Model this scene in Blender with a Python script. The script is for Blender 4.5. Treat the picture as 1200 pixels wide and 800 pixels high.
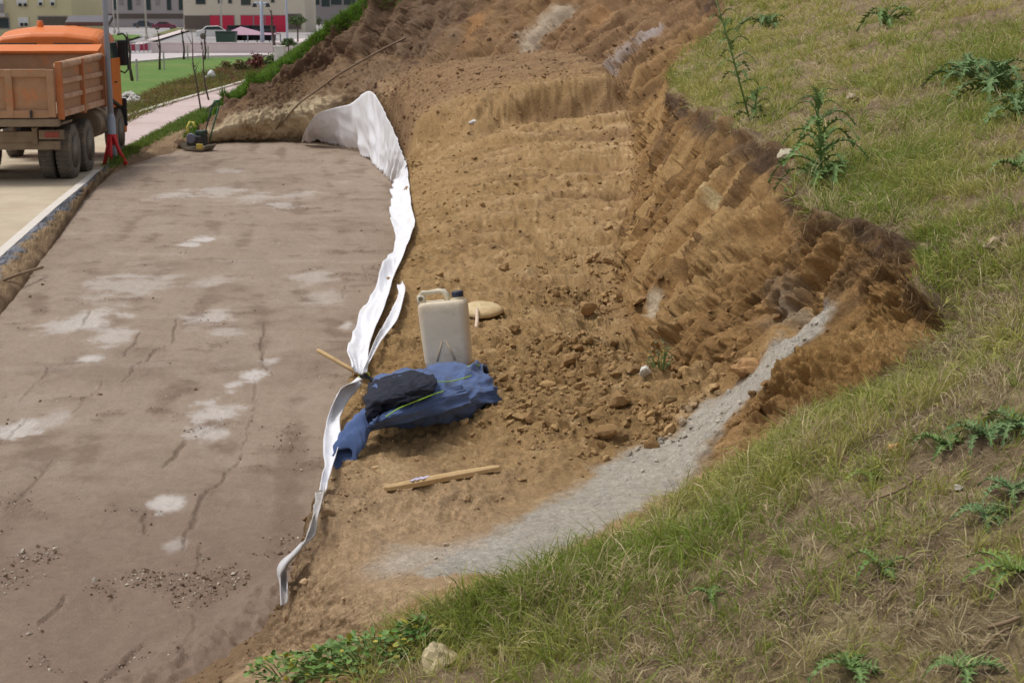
import bpy, math, random
import numpy as np
from mathutils import Vector, Matrix, Euler

# ------------------------------------------------------------------ camera, sky, sun, exposure
for o in list(bpy.data.objects):
    bpy.data.objects.remove(o, do_unlink=True)
SC = bpy.context.scene
COL = SC.collection
CAM_H, FPX, HORIZON = 3.2, 1800.0, 12.0
PITCH = math.atan((400 - HORIZON) / FPX)
cam_data = bpy.data.cameras.new('camera')
cam_data.sensor_width = 36.0
cam_data.lens = FPX / 1200 * 36
cam_data.clip_start = 0.1
cam_data.clip_end = 3000
cam_data.dof.use_dof = True
cam_data.dof.focus_distance = 8.5
cam_data.dof.aperture_fstop = 10.0
cam = bpy.data.objects.new('camera', cam_data)
cam.location = (0, 0, CAM_H)
cam.rotation_euler = (math.pi / 2 - PITCH, 0, 0)
COL.objects.link(cam)
SC.camera = cam

SUN_EL, SUN_AZ = math.radians(64), math.radians(285)     # azimuth clockwise from +Y: high, from the left
world = bpy.data.worlds.new('World')
SC.world = world
world.use_nodes = True
wn = world.node_tree.nodes
wl = world.node_tree.links
sky = wn.new('ShaderNodeTexSky')
sky.sky_type = 'NISHITA'
sky.sun_disc = False
sky.sun_elevation = SUN_EL
sky.sun_rotation = SUN_AZ
sky.air_density = 1.0
sky.dust_density = 4.0
sky.ozone_density = 1.0
hs = wn.new('ShaderNodeHueSaturation')                    # cloud cover: the blue is washed out
hs.inputs['Saturation'].default_value = 0.22
wl.new(sky.outputs[0], hs.inputs['Color'])
bg = wn['Background']
bg.inputs['Strength'].default_value = 0.13
wl.new(hs.outputs[0], bg.inputs['Color'])

sun_data = bpy.data.lights.new('sun', 'SUN')
sun_data.energy = 1.5
sun_data.angle = math.radians(13)
sun_data.color = (1.0, 0.955, 0.89)
sun = bpy.data.objects.new('sun', sun_data)
sdir = Vector((math.sin(SUN_AZ) * math.cos(SUN_EL), math.cos(SUN_AZ) * math.cos(SUN_EL), math.sin(SUN_EL)))
sun.rotation_euler = sdir.to_track_quat('Z', 'Y').to_euler()
sun.location = (-10, -10, 30)
COL.objects.link(sun)

SC.cycles.use_denoising = True
SC.cycles.denoiser = 'OPENIMAGEDENOISE'
SC.cycles.denoising_input_passes = 'RGB_ALBEDO_NORMAL'
SC.cycles.denoising_prefilter = 'NONE'                    # unfiltered guides keep the grain of the earth
SC.cycles.max_bounces = 5
SC.cycles.diffuse_bounces = 3
SC.view_settings.view_transform = 'Standard'
SC.view_settings.look = 'None'
SC.view_settings.exposure = 0.0
SC.view_settings.gamma = 1.0
SC.view_settings.use_curve_mapping = False

# ------------------------------------------------------------------ helpers: points, noise
def at(px, py, Y=None, z=None):
    """a point of the place from where it shows in the photograph and its distance Y or height z"""
    u, v = (px - 600) / FPX, (400 - py) / FPX
    c, s = math.cos(PITCH), math.sin(PITCH)
    d = (u, c + v * s, -s + v * c)
    k = Y / d[1] if Y is not None else (z - CAM_H) / d[2]
    return Vector((d[0] * k, d[1] * k, CAM_H + d[2] * k))

def project(P):
    c, s = math.cos(PITCH), math.sin(PITCH)
    x, y, z = P[..., 0], P[..., 1], P[..., 2] - CAM_H
    dep = np.maximum(y * c - z * s, 0.05)
    return 600 + FPX * x / dep, 400 - FPX * (y * s + z * c) / dep, dep

RNG = np.random.default_rng(7)
PERM = RNG.permutation(256).astype(np.int64)
GRAD = RNG.normal(size=(256, 3))
GRAD /= np.linalg.norm(GRAD, axis=1)[:, None]
RND = RNG.random((256, 3))

def perlin(P):
    P = np.asarray(P, float)
    I = np.floor(P).astype(np.int64)
    F = P - I
    W = F * F * F * (F * (F * 6 - 15) + 10)
    out = 0
    for dx in (0, 1):
        wx = W[:, 0] if dx else 1 - W[:, 0]
        hx = PERM[(I[:, 0] + dx) & 255]
        for dy in (0, 1):
            wy = W[:, 1] if dy else 1 - W[:, 1]
            hy = PERM[(hx + I[:, 1] + dy) & 255]
            for dz in (0, 1):
                wz = W[:, 2] if dz else 1 - W[:, 2]
                g = GRAD[PERM[(hy + I[:, 2] + dz) & 255]]
                out = out + wx * wy * wz * (g[:, 0] * (F[:, 0] - dx) + g[:, 1] * (F[:, 1] - dy) + g[:, 2] * (F[:, 2] - dz))
    return out * 1.5

def fbm(P, f, o=3, gain=0.5, seed=0.0):
    r, a, n = 0, 1.0, 0
    for k in range(o):
        r = r + a * perlin(P * f + 17.3 * k + seed)
        n += a
        a *= gain
        f *= 2.03
    return r / n

def billow(P, f, o=2, seed=0.0):
    r, a, n = 0, 1.0, 0
    for k in range(o):
        r = r + a * (1 - 2 * np.abs(perlin(P * f + 11.7 * k + seed)))
        n += a
        a *= 0.55
        f *= 2.1
    return r / n

def worley(P, f):
    P = np.asarray(P) * f
    I = np.floor(P).astype(np.int64)
    best = np.full(len(P), 9.0)
    second = np.full(len(P), 9.0)
    cid = np.zeros(len(P))
    for dx in (-1, 0, 1):
        for dy in (-1, 0, 1):
            for dz in (-1, 0, 1):
                C = I + (dx, dy, dz)
                h = PERM[(PERM[(PERM[C[:, 0] & 255] + C[:, 1]) & 255] + C[:, 2]) & 255]
                d = np.linalg.norm(C + RND[h] - P, axis=1)
                nb = d < best
                second = np.where(nb, best, np.minimum(second, d))
                cid = np.where(nb, RND[h, 0], cid)
                best = np.where(nb, d, best)
    return best, second, cid

def sstep(x, a, b):
    t = np.clip((x - a) / (b - a), 0, 1)
    return t * t * (3 - 2 * t)

def poly_dist(P, pts):
    """distance of every row of P to a polyline and the position along it (0..1)"""
    best = np.full(len(P), 1e9)
    par = np.zeros(len(P))
    pts = [np.array(p, float)[:P.shape[1]] for p in pts]
    for k in range(len(pts) - 1):
        a, b = pts[k], pts[k + 1]
        ab = b - a
        t = np.clip(((P - a) @ ab) / max(ab @ ab, 1e-9), 0, 1)
        d = np.linalg.norm(P - a - t[:, None] * ab, axis=1)
        m = d < best
        best = np.where(m, d, best)
        par = np.where(m, (k + t) / (len(pts) - 1), par)
    return best, par

def pchip(P, n_per):
    """monotone cubic through the rows of P (axis 0), n_per[i] samples in interval i; also the parameter"""
    P = np.asarray(P, float)
    d = np.diff(P, axis=0)
    m = np.zeros_like(P)
    m[0], m[-1] = d[0], d[-1]
    a, b = d[:-1], d[1:]
    same = a * b > 0
    m[1:-1] = np.where(same, 2 * a * b / np.where(same, a + b, 1), 0)
    out, par = [], []
    for i in range(len(P) - 1):
        last = i == len(P) - 2
        t = np.linspace(0, 1, n_per[i] + (1 if last else 0), endpoint=last)
        t_ = t.reshape((-1,) + (1,) * (P.ndim - 1))
        h = ((2 * t_**3 - 3 * t_**2 + 1) * P[i] + (t_**3 - 2 * t_**2 + t_) * m[i]
             + (-2 * t_**3 + 3 * t_**2) * P[i + 1] + (t_**3 - t_**2) * m[i + 1])
        out.append(h)
        par.append(i + t)
    return np.concatenate(out), np.concatenate(par)

# ------------------------------------------------------------------ helpers: objects, meshes
def tag(o, label=None, cat=None, group=None, kind=None):
    for k, v in (('label', label), ('category', cat), ('group', group), ('kind', kind)):
        if v:
            o[k] = v
    return o

def empty(name, loc=(0, 0, 0), rz=0.0, scale=1.0):
    o = bpy.data.objects.new(name, None)
    COL.objects.link(o)
    o.location = loc
    o.rotation_euler = (0, 0, rz)
    o.scale = (scale,) * 3
    o.empty_display_size = 0.2
    return o

def link(name, me, mat=None, parent=None):
    o = bpy.data.objects.new(name, me)
    COL.objects.link(o)
    if mat is not None and len(me.materials) == 0:
        me.materials.append(mat)
    if parent is not None:
        o.parent = parent
    return o

def np_mesh(name, V, quads=None, tris=None, smooth=True, col=None, uv=None):
    """a mesh from numpy arrays, fast"""
    V = np.asarray(V, np.float32)
    nq = 0 if quads is None else len(quads)
    nt = 0 if tris is None else len(tris)
    me = bpy.data.meshes.new(name)
    me.vertices.add(len(V))
    me.vertices.foreach_set('co', V.ravel())
    li = []
    if nq: li.append(np.asarray(quads, np.int32).ravel())
    if nt: li.append(np.asarray(tris, np.int32).ravel())
    li = np.concatenate(li)
    me.loops.add(len(li))
    me.loops.foreach_set('vertex_index', li)
    me.polygons.add(nq + nt)
    st = np.concatenate([np.arange(nq) * 4, nq * 4 + np.arange(nt) * 3]).astype(np.int32)
    me.polygons.foreach_set('loop_start', st)
    me.polygons.foreach_set('use_smooth', np.full(nq + nt, smooth, dtype=bool))
    if col is not None:
        a = me.color_attributes.new('Col', 'FLOAT_COLOR', 'POINT')
        c = np.ones((len(V), 4), np.float32)
        c[:, :col.shape[1]] = col
        a.data.foreach_set('color', c.ravel())
    me.update(calc_edges=True)
    return me

def grid_quads(nu, nv):
    i = np.arange(nu - 1)[:, None] * nv + np.arange(nv - 1)[None, :]
    return np.stack([i, i + nv, i + nv + 1, i + 1], -1).reshape(-1, 4)

class MB:
    """collects simple shapes into one mesh"""
    def __init__(s):
        s.v, s.f = [], []
    def add(s, V, F):
        n = len(s.v)
        s.v += [tuple(p) for p in V]
        s.f += [tuple(i + n for i in f) for f in F]
        return s
    def box(s, c, size, rot=None, taper=(1, 1)):
        hx, hy, hz = size[0] / 2, size[1] / 2, size[2] / 2
        V = []
        for z in (-1, 1):
            tx, ty = taper if z > 0 else (1, 1)
            for x, y in ((-1, -1), (1, -1), (1, 1), (-1, 1)):
                p = Vector((x * hx * tx, y * hy * ty, z * hz))
                if rot is not None:
                    p = rot @ p
                V.append(p + Vector(c))
        return s.add(V, [(3, 2, 1, 0), (4, 5, 6, 7), (0, 1, 5, 4), (1, 2, 6, 5), (2, 3, 7, 6), (3, 0, 4, 7)])
    def prism(s, prof, axis, a, b):
        """2D profile extruded along axis ('x','y','z') from a to b"""
        def P(q, t):
            if axis == 'x': return (t, q[0], q[1])
            if axis == 'y': return (q[0], t, q[1])
            return (q[0], q[1], t)
        n = len(prof)
        V = [P(q, a) for q in prof] + [P(q, b) for q in prof]
        F = [tuple(range(n - 1, -1, -1)), tuple(range(n, 2 * n))]
        F += [(i, (i + 1) % n, n + (i + 1) % n, n + i) for i in range(n)]
        return s.add(V, F)
    def tube(s, path, rad, n=8, cap=True, flat=1.0):
        path = [Vector(p) for p in path]
        if not hasattr(rad, '__len__'):
            rad = [rad] * len(path)
        V, F = [], []
        ref = Vector((0.13, 0.21, 1))
        for i, p in enumerate(path):
            t = (path[min(i + 1, len(path) - 1)] - path[max(i - 1, 0)]).normalized()
            if abs(t.dot(ref.normalized())) > 0.97:
                ref = Vector((1, 0.1, 0.05))
            x = t.cross(ref).normalized()
            y = t.cross(x)
            for k in range(n):
                a = 2 * math.pi * k / n
                V.append(p + x * math.cos(a) * rad[i] + y * math.sin(a) * rad[i] * flat)
        for i in range(len(path) - 1):
            for k in range(n):
                F.append((i * n + k, i * n + (k + 1) % n, (i + 1) * n + (k + 1) % n, (i + 1) * n + k))
        if cap:
            F.append(tuple(range(n - 1, -1, -1)))
            F.append(tuple(range((len(path) - 1) * n, len(path) * n)))
        return s.add(V, F)
    def lathe(s, prof, n=24, axis='z', center=(0, 0, 0)):
        """prof: (radius, height) list"""
        V, F = [], []
        for r, h in prof:
            for k in range(n):
                a = 2 * math.pi * k / n
                c, d = r * math.cos(a), r * math.sin(a)
                p = (c, d, h) if axis == 'z' else ((h, c, d) if axis == 'x' else (c, h, d))
                V.append((p[0] + center[0], p[1] + center[1], p[2] + center[2]))
        m = len(prof)
        for i in range(m - 1):
            for k in range(n):
                F.append((i * n + k, i * n + (k + 1) % n, (i + 1) * n + (k + 1) % n, (i + 1) * n + k))
        F.append(tuple(range(n - 1, -1, -1)))
        F.append(tuple(range((m - 1) * n, m * n)))
        return s.add(V, F)
    def build(s, name, mat=None, parent=None, bevel=0.0, smooth=False, seg=2):
        me = bpy.data.meshes.new(name)
        me.from_pydata(s.v, [], s.f)
        me.update()
        import bmesh
        bm = bmesh.new(); bm.from_mesh(me)
        bmesh.ops.recalc_face_normals(bm, faces=bm.faces)
        bm.to_mesh(me); bm.free()
        if smooth:
            for p in me.polygons:
                p.use_smooth = True
        o = link(name, me, mat, parent)
        if bevel:
            m = o.modifiers.new('edge', 'BEVEL')
            m.width = bevel
            m.segments = seg
            m.limit_method = 'ANGLE'
        return o

def copy_tree(o, parent=None):
    c = o.copy()
    COL.objects.link(c)
    c.parent = parent
    for ch in list(o.children):
        copy_tree(ch, c)
    return c

# ------------------------------------------------------------------ materials
def lin(r, g, b):
    return tuple(((c / 255) / 12.92 if c / 255 <= 0.04045 else ((c / 255 + 0.055) / 1.055) ** 2.4) for c in (r, g, b))

def material(name, color=None, rough=0.8, metal=0.0, vary=0.15, scale=6.0, color2=None, mix_lo=0.45, mix_hi=0.65,
             mix_scale=3.0, bump=0.0, bump_scale=40.0, attr=False, spec=0.5, wet=False, trans=0.0, coat=0.0, detail=8.0, sheen=0.0, earth=0.0):
    m = bpy.data.materials.new(name)
    m.use_nodes = True
    N, L = m.node_tree.nodes, m.node_tree.links
    b = N['Principled BSDF']
    tc = N.new('ShaderNodeTexCoord')
    if attr:
        a = N.new('ShaderNodeAttribute')
        a.attribute_name = 'Col'
        src = a.outputs['Color']
    else:
        rgb = N.new('ShaderNodeRGB')
        rgb.outputs[0].default_value = (*color, 1)
        src = rgb.outputs[0]
        if color2 is not None:
            nz = N.new('ShaderNodeTexNoise')
            nz.inputs['Scale'].default_value = mix_scale
            nz.inputs['Detail'].default_value = detail
            nz.inputs['Roughness'].default_value = 0.65
            L.new(tc.outputs['Object'], nz.inputs['Vector'])
            mr = N.new('ShaderNodeMapRange')
            mr.inputs['From Min'].default_value = mix_lo
            mr.inputs['From Max'].default_value = mix_hi
            L.new(nz.outputs['Fac'], mr.inputs['Value'])
            mx = N.new('ShaderNodeMix')
            mx.data_type = 'RGBA'
            L.new(mr.outputs[0], mx.inputs[0])
            L.new(src, mx.inputs[6])
            mx.inputs[7].default_value = (*color2, 1)
            src = mx.outputs[2]
    if vary:
        nz = N.new('ShaderNodeTexNoise')
        nz.inputs['Scale'].default_value = scale
        nz.inputs['Detail'].default_value = 10
        nz.inputs['Roughness'].default_value = 0.7
        L.new(tc.outputs['Object'], nz.inputs['Vector'])
        mr = N.new('ShaderNodeMapRange')
        mr.inputs['From Min'].default_value = 0.3
        mr.inputs['From Max'].default_value = 0.7
        mr.inputs['To Min'].default_value = 1 - vary
        mr.inputs['To Max'].default_value = 1 + vary
        L.new(nz.outputs['Fac'], mr.inputs['Value'])
        vm = N.new('ShaderNodeVectorMath')
        vm.operation = 'SCALE'
        L.new(src, vm.inputs[0])
        L.new(mr.outputs[0], vm.inputs['Scale'])
        src = vm.outputs[0]
    L.new(src, b.inputs['Base Color'])
    b.inputs['Roughness'].default_value = rough
    b.inputs['Metallic'].default_value = metal
    b.inputs['Specular IOR Level'].default_value = spec
    if coat:
        b.inputs['Coat Weight'].default_value = coat
    if sheen:
        b.inputs['Sheen Weight'].default_value = sheen
    if trans:
        b.inputs['Transmission Weight'].default_value = trans
    if wet:
        mr = N.new('ShaderNodeMapRange')
        mr.inputs['To Min'].default_value = rough
        mr.inputs['To Max'].default_value = 0.42
        L.new(a.outputs['Alpha'], mr.inputs['Value'])
        L.new(mr.outputs[0], b.inputs['Roughness'])
    if earth:                                            # crumbly earth: fine speckle and granular relief
        n1 = N.new('ShaderNodeTexNoise'); n1.inputs['Scale'].default_value = 16; n1.inputs['Detail'].default_value = 12; n1.inputs['Roughness'].default_value = .82
        n2 = N.new('ShaderNodeTexVoronoi'); n2.inputs['Scale'].default_value = 34; n2.feature = 'F1'
        n3 = N.new('ShaderNodeTexVoronoi'); n3.inputs['Scale'].default_value = 95
        wp = N.new('ShaderNodeVectorMath'); wp.operation = 'MULTIPLY_ADD'
        L.new(n1.outputs['Color'], wp.inputs[0]); wp.inputs[1].default_value = (.06, .06, .06); L.new(tc.outputs['Object'], wp.inputs[2])
        L.new(tc.outputs['Object'], n1.inputs['Vector'])
        L.new(wp.outputs[0], n2.inputs['Vector']); L.new(wp.outputs[0], n3.inputs['Vector'])
        a1 = N.new('ShaderNodeMath'); a1.operation = 'MULTIPLY_ADD'; L.new(n2.outputs['Distance'], a1.inputs[0]); a1.inputs[1].default_value = -.55; L.new(n1.outputs['Fac'], a1.inputs[2])
        a2 = N.new('ShaderNodeMath'); a2.operation = 'MULTIPLY_ADD'; L.new(n3.outputs['Distance'], a2.inputs[0]); a2.inputs[1].default_value = -.25; L.new(a1.outputs[0], a2.inputs[2])
        bp = N.new('ShaderNodeBump'); bp.inputs['Distance'].default_value = earth
        L.new(a2.outputs[0], bp.inputs['Height']); L.new(bp.outputs[0], b.inputs['Normal'])
        n4 = N.new('ShaderNodeTexNoise'); n4.inputs['Scale'].default_value = 90; n4.inputs['Detail'].default_value = 8; n4.inputs['Roughness'].default_value = .8
        L.new(tc.outputs['Object'], n4.inputs['Vector'])
        m4 = N.new('ShaderNodeMapRange'); m4.inputs['From Min'].default_value = .32; m4.inputs['From Max'].default_value = .68; m4.inputs['To Min'].default_value = .8; m4.inputs['To Max'].default_value = 1.2
        L.new(n4.outputs['Fac'], m4.inputs['Value'])
        v4 = N.new('ShaderNodeVectorMath'); v4.operation = 'SCALE'; L.new(src, v4.inputs[0]); L.new(m4.outputs[0], v4.inputs['Scale'])
        L.new(v4.outputs[0], b.inputs['Base Color'])
    elif bump:
        nz = N.new('ShaderNodeTexNoise')
        nz.inputs['Scale'].default_value = bump_scale
        nz.inputs['Detail'].default_value = 10
        nz.inputs['Roughness'].default_value = 0.75
        L.new(tc.outputs['Object'], nz.inputs['Vector'])
        bp = N.new('ShaderNodeBump')
        bp.inputs['Strength'].default_value = 1.0
        bp.inputs['Distance'].default_value = bump
        L.new(nz.outputs['Fac'], bp.inputs['Height'])
        L.new(bp.outputs[0], b.inputs['Normal'])
    return m

# ------------------------------------------------------------------ the excavated hillside
# every row is a cut across the bank, from the mud up to the hill:
# bank base, bank edge, terrace, cliff foot, cliff, upper cliff, turf edge, slope, slope at the right, far right
def Z(px, py, z): return at(px, py, z=z)
def D(px, py, Y): return at(px, py, Y=Y)
def W(*p): return Vector(p)
ROWS = [
 [W(-4.2, 1.0, -.2), W(-3.3, 1.0, .25), W(-2.3, 1.0, .8), W(-1.5, 1.0, 1.1), W(-1.2, 1.0, 1.2), W(-1.0, 1.0, 1.27), W(-.8, 1.0, 1.33), W(.2, 1.0, 1.6), W(1.3, 1.0, 1.75), W(9, 1.0, 3.6)],
 [W(-2.9, 4.3, -.2), W(-2.3, 4.3, .2), W(-1.5, 4.2, .6), W(-1.0, 4.1, .85), W(-.85, 4.1, .92), W(-.7, 4.1, .98), W(-.5, 4.1, 1.05), W(.3, 3.6, 1.32), W(1.2, 2.9, 1.6), W(9, 2.2, 3.6)],
 [Z(165, 815, -.1), Z(285, 790, .35), Z(340, 780, .62), Z(390, 775, .76), Z(405, 772, .80), Z(420, 770, .84), Z(440, 765, .9), D(700, 770, 4.55), D(1200, 790, 3.55), W(9, 3.6, 3.7)],
 [Z(318, 728, -.05), Z(352, 685, .74), Z(430, 690, .95), Z(500, 695, 1.0), Z(525, 700, 1.02), Z(548, 705, 1.05), Z(570, 705, 1.12), D(800, 680, 4.75), D(1200, 660, 4.05), W(9.3, 5.0, 3.8)],
 [Z(310, 700, -.1), Z(378, 590, .95), Z(500, 605, 1.0), Z(590, 650, 1.04), Z(630, 640, 1.06), Z(672, 652, 1.08), Z(706, 646, 1.16), D(880, 600, 5.25), D(1200, 560, 4.6), W(9.5, 6.5, 3.9)],
 [Z(325, 660, -.1), Z(390, 532, .98), Z(530, 548, 1.02), Z(680, 585, 1.06), Z(745, 575, 1.1), Z(812, 572, 1.14), Z(860, 552, 1.29), D(960, 505, 5.85), D(1200, 455, 5.15), W(9.8, 8.0, 4.0)],
 [Z(340, 620, -.1), Z(398, 490, 1.0), Z(585, 500, 1.05), Z(770, 535, 1.11), D(850, 498, 6.98), D(922, 494, 6.6), D(955, 486, 6.32), D(1080, 445, 6.1), D(1200, 400, 5.7), W(10, 9.0, 4.1)],
 [Z(345, 605, -.1), Z(403, 472, 1.0), Z(602, 482, 1.055), D(795, 510, 7.4), D(880, 468, 7.0), D(975, 436, 6.72), D(1062, 438, 6.3), D(1120, 412, 6.15), D(1200, 368, 5.95), W(10.1, 9.5, 4.15)],
 [Z(350, 590, -.1), Z(408, 455, 1.0), Z(620, 465, 1.06), D(815, 488, 7.45), D(903, 442, 7.05), D(1014, 386, 7.0), D(1108, 368, 6.6), D(1150, 356, 6.45), D(1200, 338, 6.3), W(10.2, 10.0, 4.2)],
 [Z(355, 570, -.1), Z(416, 433, 1.0), Z(645, 440, 1.06), D(838, 448, 7.85), D(932, 388, 7.35), D(975, 325, 7.5), D(1052, 284, 7.35), D(1120, 275, 7.2), D(1200, 262, 7.0), W(10.4, 11.0, 4.3)],
 [Z(365, 545, -.1), Z(426, 405, 1.0), Z(655, 412, 1.07), D(775, 455, 8.55), D(840, 385, 8.35), D(900, 315, 8.25), D(960, 260, 8.2), D(1060, 236, 8.2), D(1200, 198, 8.0), W(10.6, 12.0, 4.5)],
 [Z(385, 490, -.1), Z(441, 350, 1.0), Z(600, 345, 1.1), D(728, 385, 9.95), D(790, 325, 9.9), D(855, 248, 9.9), D(920, 188, 10.05), D(1050, 152, 10.3), D(1200, 110, 10.4), W(11, 14.0, 4.9)],
 [Z(410, 420, -.1), Z(464, 300, 1.0), Z(600, 282, 1.15), D(722, 305, 12.9), D(760, 262, 12.8), D(805, 205, 12.6), D(850, 152, 12.5), D(1000, 92, 13.0), D(1200, 28, 13.8), W(12, 17.0, 5.4)],
 [Z(425, 370, -.1), Z(479, 270, .95), Z(600, 232, 1.25), D(738, 235, 15.9), D(762, 205, 15.9), D(785, 165, 15.9), D(803, 122, 16.0), D(950, 52, 17.0), D(1200, -45, 18.0), W(13, 21.0, 6.0)],
 [Z(440, 320, -.1), Z(473, 236, .9), Z(600, 188, 1.35), D(742, 168, 20.0), D(762, 145, 20.1), D(782, 118, 20.2), D(796, 84, 20.5), D(930, 18, 22.0), D(1200, -115, 24.0), W(15, 26.0, 7.0)],
 [Z(455, 270, -.1), Z(476, 196, .8), Z(590, 143, 1.55), D(728, 122, 24.0), D(762, 92, 24.6), D(805, 58, 25.3), D(852, 20, 26.0), D(960, -50, 28.0), D(1200, -185, 30.0), W(17, 32.0, 8.0)],
 [Z(468, 208, -.1), D(470, 172, 28.6), D(540, 122, 27.2), D(680, 88, 28.2), D(715, 62, 28.9), D(765, 25, 29.6), D(835, -25, 30.5), D(960, -110, 33.0), D(1150, -200, 36.0), W(18, 38.0, 8.6)],
 [Z(455, 199, -.1), D(456, 143, 31.4), D(486, 104, 30.8), D(575, 90, 31.2), D(610, 60, 32.2), D(655, 15, 33.2), D(735, -60, 35.0), D(850, -120, 38.0), D(1000, -190, 42.0), W(17, 46.0, 8.8)],
 [Z(434, 184, -.1), D(436, 113, 34.2), D(452, 96, 34.3), D(492, 78, 34.8), D(520, 45, 35.6), D(550, 5, 36.6), D(598, -60, 38.5), D(680, -110, 42.0), D(800, -160, 48.0), W(14, 55.0, 8.5)],
 [Z(392, 169, -.1), D(385, 128, 37.0), D(398, 106, 37.2), D(425, 72, 38.0), D(438, 50, 38.5), D(452, 22, 39.2), D(470, -22, 40.2), D(520, -60, 44.0), D(610, -85, 52.0), W(9, 64.0, 7.6)],
 [Z(335, 170, -.1), D(332, 142, 38.3), D(345, 118, 38.8), D(365, 88, 39.5), D(376, 72, 39.8), D(388, 52, 40.2), D(400, 28, 40.7), D(432, 2, 43.5), D(480, -16, 52.0), W(4, 72.0, 5.6)],
 [Z(285, 170, -.1), D(284, 148, 38.2), D(290, 134, 38.6), D(302, 118, 39.2), D(308, 110, 39.5), D(314, 102, 39.8), D(322, 90, 40.3), D(350, 66, 43.0), D(390, 36, 52.0), W(-1, 78.0, 3.0)],
 [Z(236, 173, -.1), D(238, 162, 37.6), D(242, 154, 38.2), D(247, 147, 38.8), D(249, 144, 39.1), D(251, 140, 39.5), D(254, 134, 40.0), D(285, 112, 44.0), D(335, 76, 54.0), W(-5, 84.0, 1.4)],
 [Z(205, 178, -.1), Z(206, 176, -.02), Z(208, 174, .0), Z(210, 171, .02), Z(212, 170, .03), Z(214, 168, .05), Z(218, 164, .08), D(255, 137, 42.5), D(298, 100, 54.0), W(-9, 86.0, .2)],
]
for r in ROWS[5:16]:                                         # the cut bank drops straight below its edge
    r[0] = W(r[1].x + .05, r[1].y + .02, -.15)
ROWS[4][0] = Z(366, 655, -.05)
NS = len(ROWS)
PER_S = [12, 24] + [44] * 4 + [34] * 2 + [50] * 9 + [40] * 4 + [26] * (NS - 22)
PER_T = [22, 112, 110, 70, 72, 80, 110, 105, 12]
G0 = np.array([[list(p) for p in r] for r in ROWS])
G1, s_par = pchip(G0, PER_S)
s_par = np.interp(s_par, [0, 6, 8, 99], [0, 6, 7, 98])       # the extra cut counts as a half step
G2, t_par = pchip(G1.transpose(1, 0, 2), PER_T)
T = G2.transpose(1, 0, 2)                                   # (nu, nv, 3)
nu, nv = T.shape[:2]
S_, T_ = np.meshgrid(s_par, t_par, indexing='ij')
sv, tv = S_.ravel(), T_.ravel()

def grid_normals(A):
    du = np.gradient(A, axis=0)
    dv = np.gradient(A, axis=1)
    n = np.cross(dv, du)
    return n / np.maximum(np.linalg.norm(n, axis=2, keepdims=True), 1e-9)

NRM = grid_normals(T).reshape(-1, 3)
P0 = T.reshape(-1, 3).copy()
PX0, PY0, DEP0 = project(P0)

def surf(px, py, P=None):
    """the point of the hillside seen at a place of the photograph: nearest sheet first"""
    if P is None:
        x, y, d = CUR
        Q = CURP
    else:
        x, y, d = project(P)
        Q = P
    r = np.hypot(x - px, y - py)
    k = np.where(r < max(4.0, r.min() + 2.0))[0]
    return Vector(Q[k[np.argmin(d[k])]])
CUR, CURP = (PX0, PY0, DEP0), P0

def worley_on(mask, Q, f):
    k = np.where(mask > .01)[0]
    r = np.zeros((3, len(Q)))
    r[:, k] = worley(Q[k], f)
    return r
soil = sstep(tv, .9, 1.1) * (1 - sstep(tv, 2.9, 3.3))
cliff = sstep(tv, 2.9, 3.3) * (1 - sstep(tv, 5.9, 6.05))
bank = 1 - sstep(tv, .95, 1.1)
edge_n = fbm(P0, 1.6, 4, 0.6, 3.0)
turf = sstep(tv + (.16 + .24 * sstep(sv, 6, 8)) * edge_n, 5.93, 6.06)
near = 1 - sstep(sv, 5.2, 7.0)                               # the low end: no cliff there
cl = cliff * sstep(sv, 4.5, 6.5)
far = sstep(sv + .35 * edge_n, 15.9, 17.2)
midfar = sstep(sv, 13.6, 14.8) * (1 - far)

# the grey sandy ramp that climbs to the hollow
ramp_line = [surf(*q) for q in ((520, 660), (600, 645), (675, 600), (738, 562), (792, 524), (842, 480), (880, 446), (905, 416), (934, 388))]
ramp_w = np.interp(np.linspace(0, 1, 9), np.linspace(0, 1, 9), [.10, .20, .25, .27, .28, .27, .25, .22, .19])
dr, pr = poly_dist(P0, ramp_line)
ramp = 1 - sstep(dr + .16 * fbm(P0, 3.6, 4, .65, 9.0), .7 * np.interp(pr, np.linspace(0, 1, 9), ramp_w), 1.15 * np.interp(pr, np.linspace(0, 1, 9), ramp_w))
ramp *= 1 - turf

# ---- relief
disp = np.zeros(len(P0))
Pz = P0 * (1, 1, .8)
big = fbm(P0, .9, 3, .5, 1.0)
disp += soil * (.05 * big * sstep(sv, 3, 6))
du_len = np.linalg.norm(np.gradient(T, axis=0), axis=2).ravel()   # how finely the mesh can follow a wave
yst = np.maximum(P0[:, 1] / 9, 1)
def fit(wave):
    return sstep(wave / np.maximum(du_len, 1e-4), 1.6, 3.6)
Pw = P0.copy()                                               # further back the lumps are drawn out along the cut, as a digger leaves them
Pw[:, 1] = np.where(P0[:, 1] > 9, 9 * (1 + np.log(np.maximum(P0[:, 1], 9) / 9)), P0[:, 1])
b1, b2, b3 = billow(Pw, 3.2, 2, 4.0), billow(Pw, 8.5, 2, 5.0), billow(Pw, 22, 2, 6.0)
fine = fbm(Pw, 45, 2, .6, 7.0)
smooth_zone = np.zeros(len(P0))                              # trodden ground round the plank
for q, r in (((520, 560), .45), ((480, 640), .5)):
    smooth_zone = np.maximum(smooth_zone, 1 - sstep(np.linalg.norm(P0 - np.array(surf(*q)), axis=1), r * .5, r * 1.3))
rough_amt = (1 - .3 * smooth_zone) * (1 - .75 * ramp)
disp += soil * rough_amt * (.040 * b1 + .038 * b2 * fit(.12 * yst) + .024 * b3 * fit(.045 * yst) + .011 * fine * fit(.022 * yst))
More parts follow.
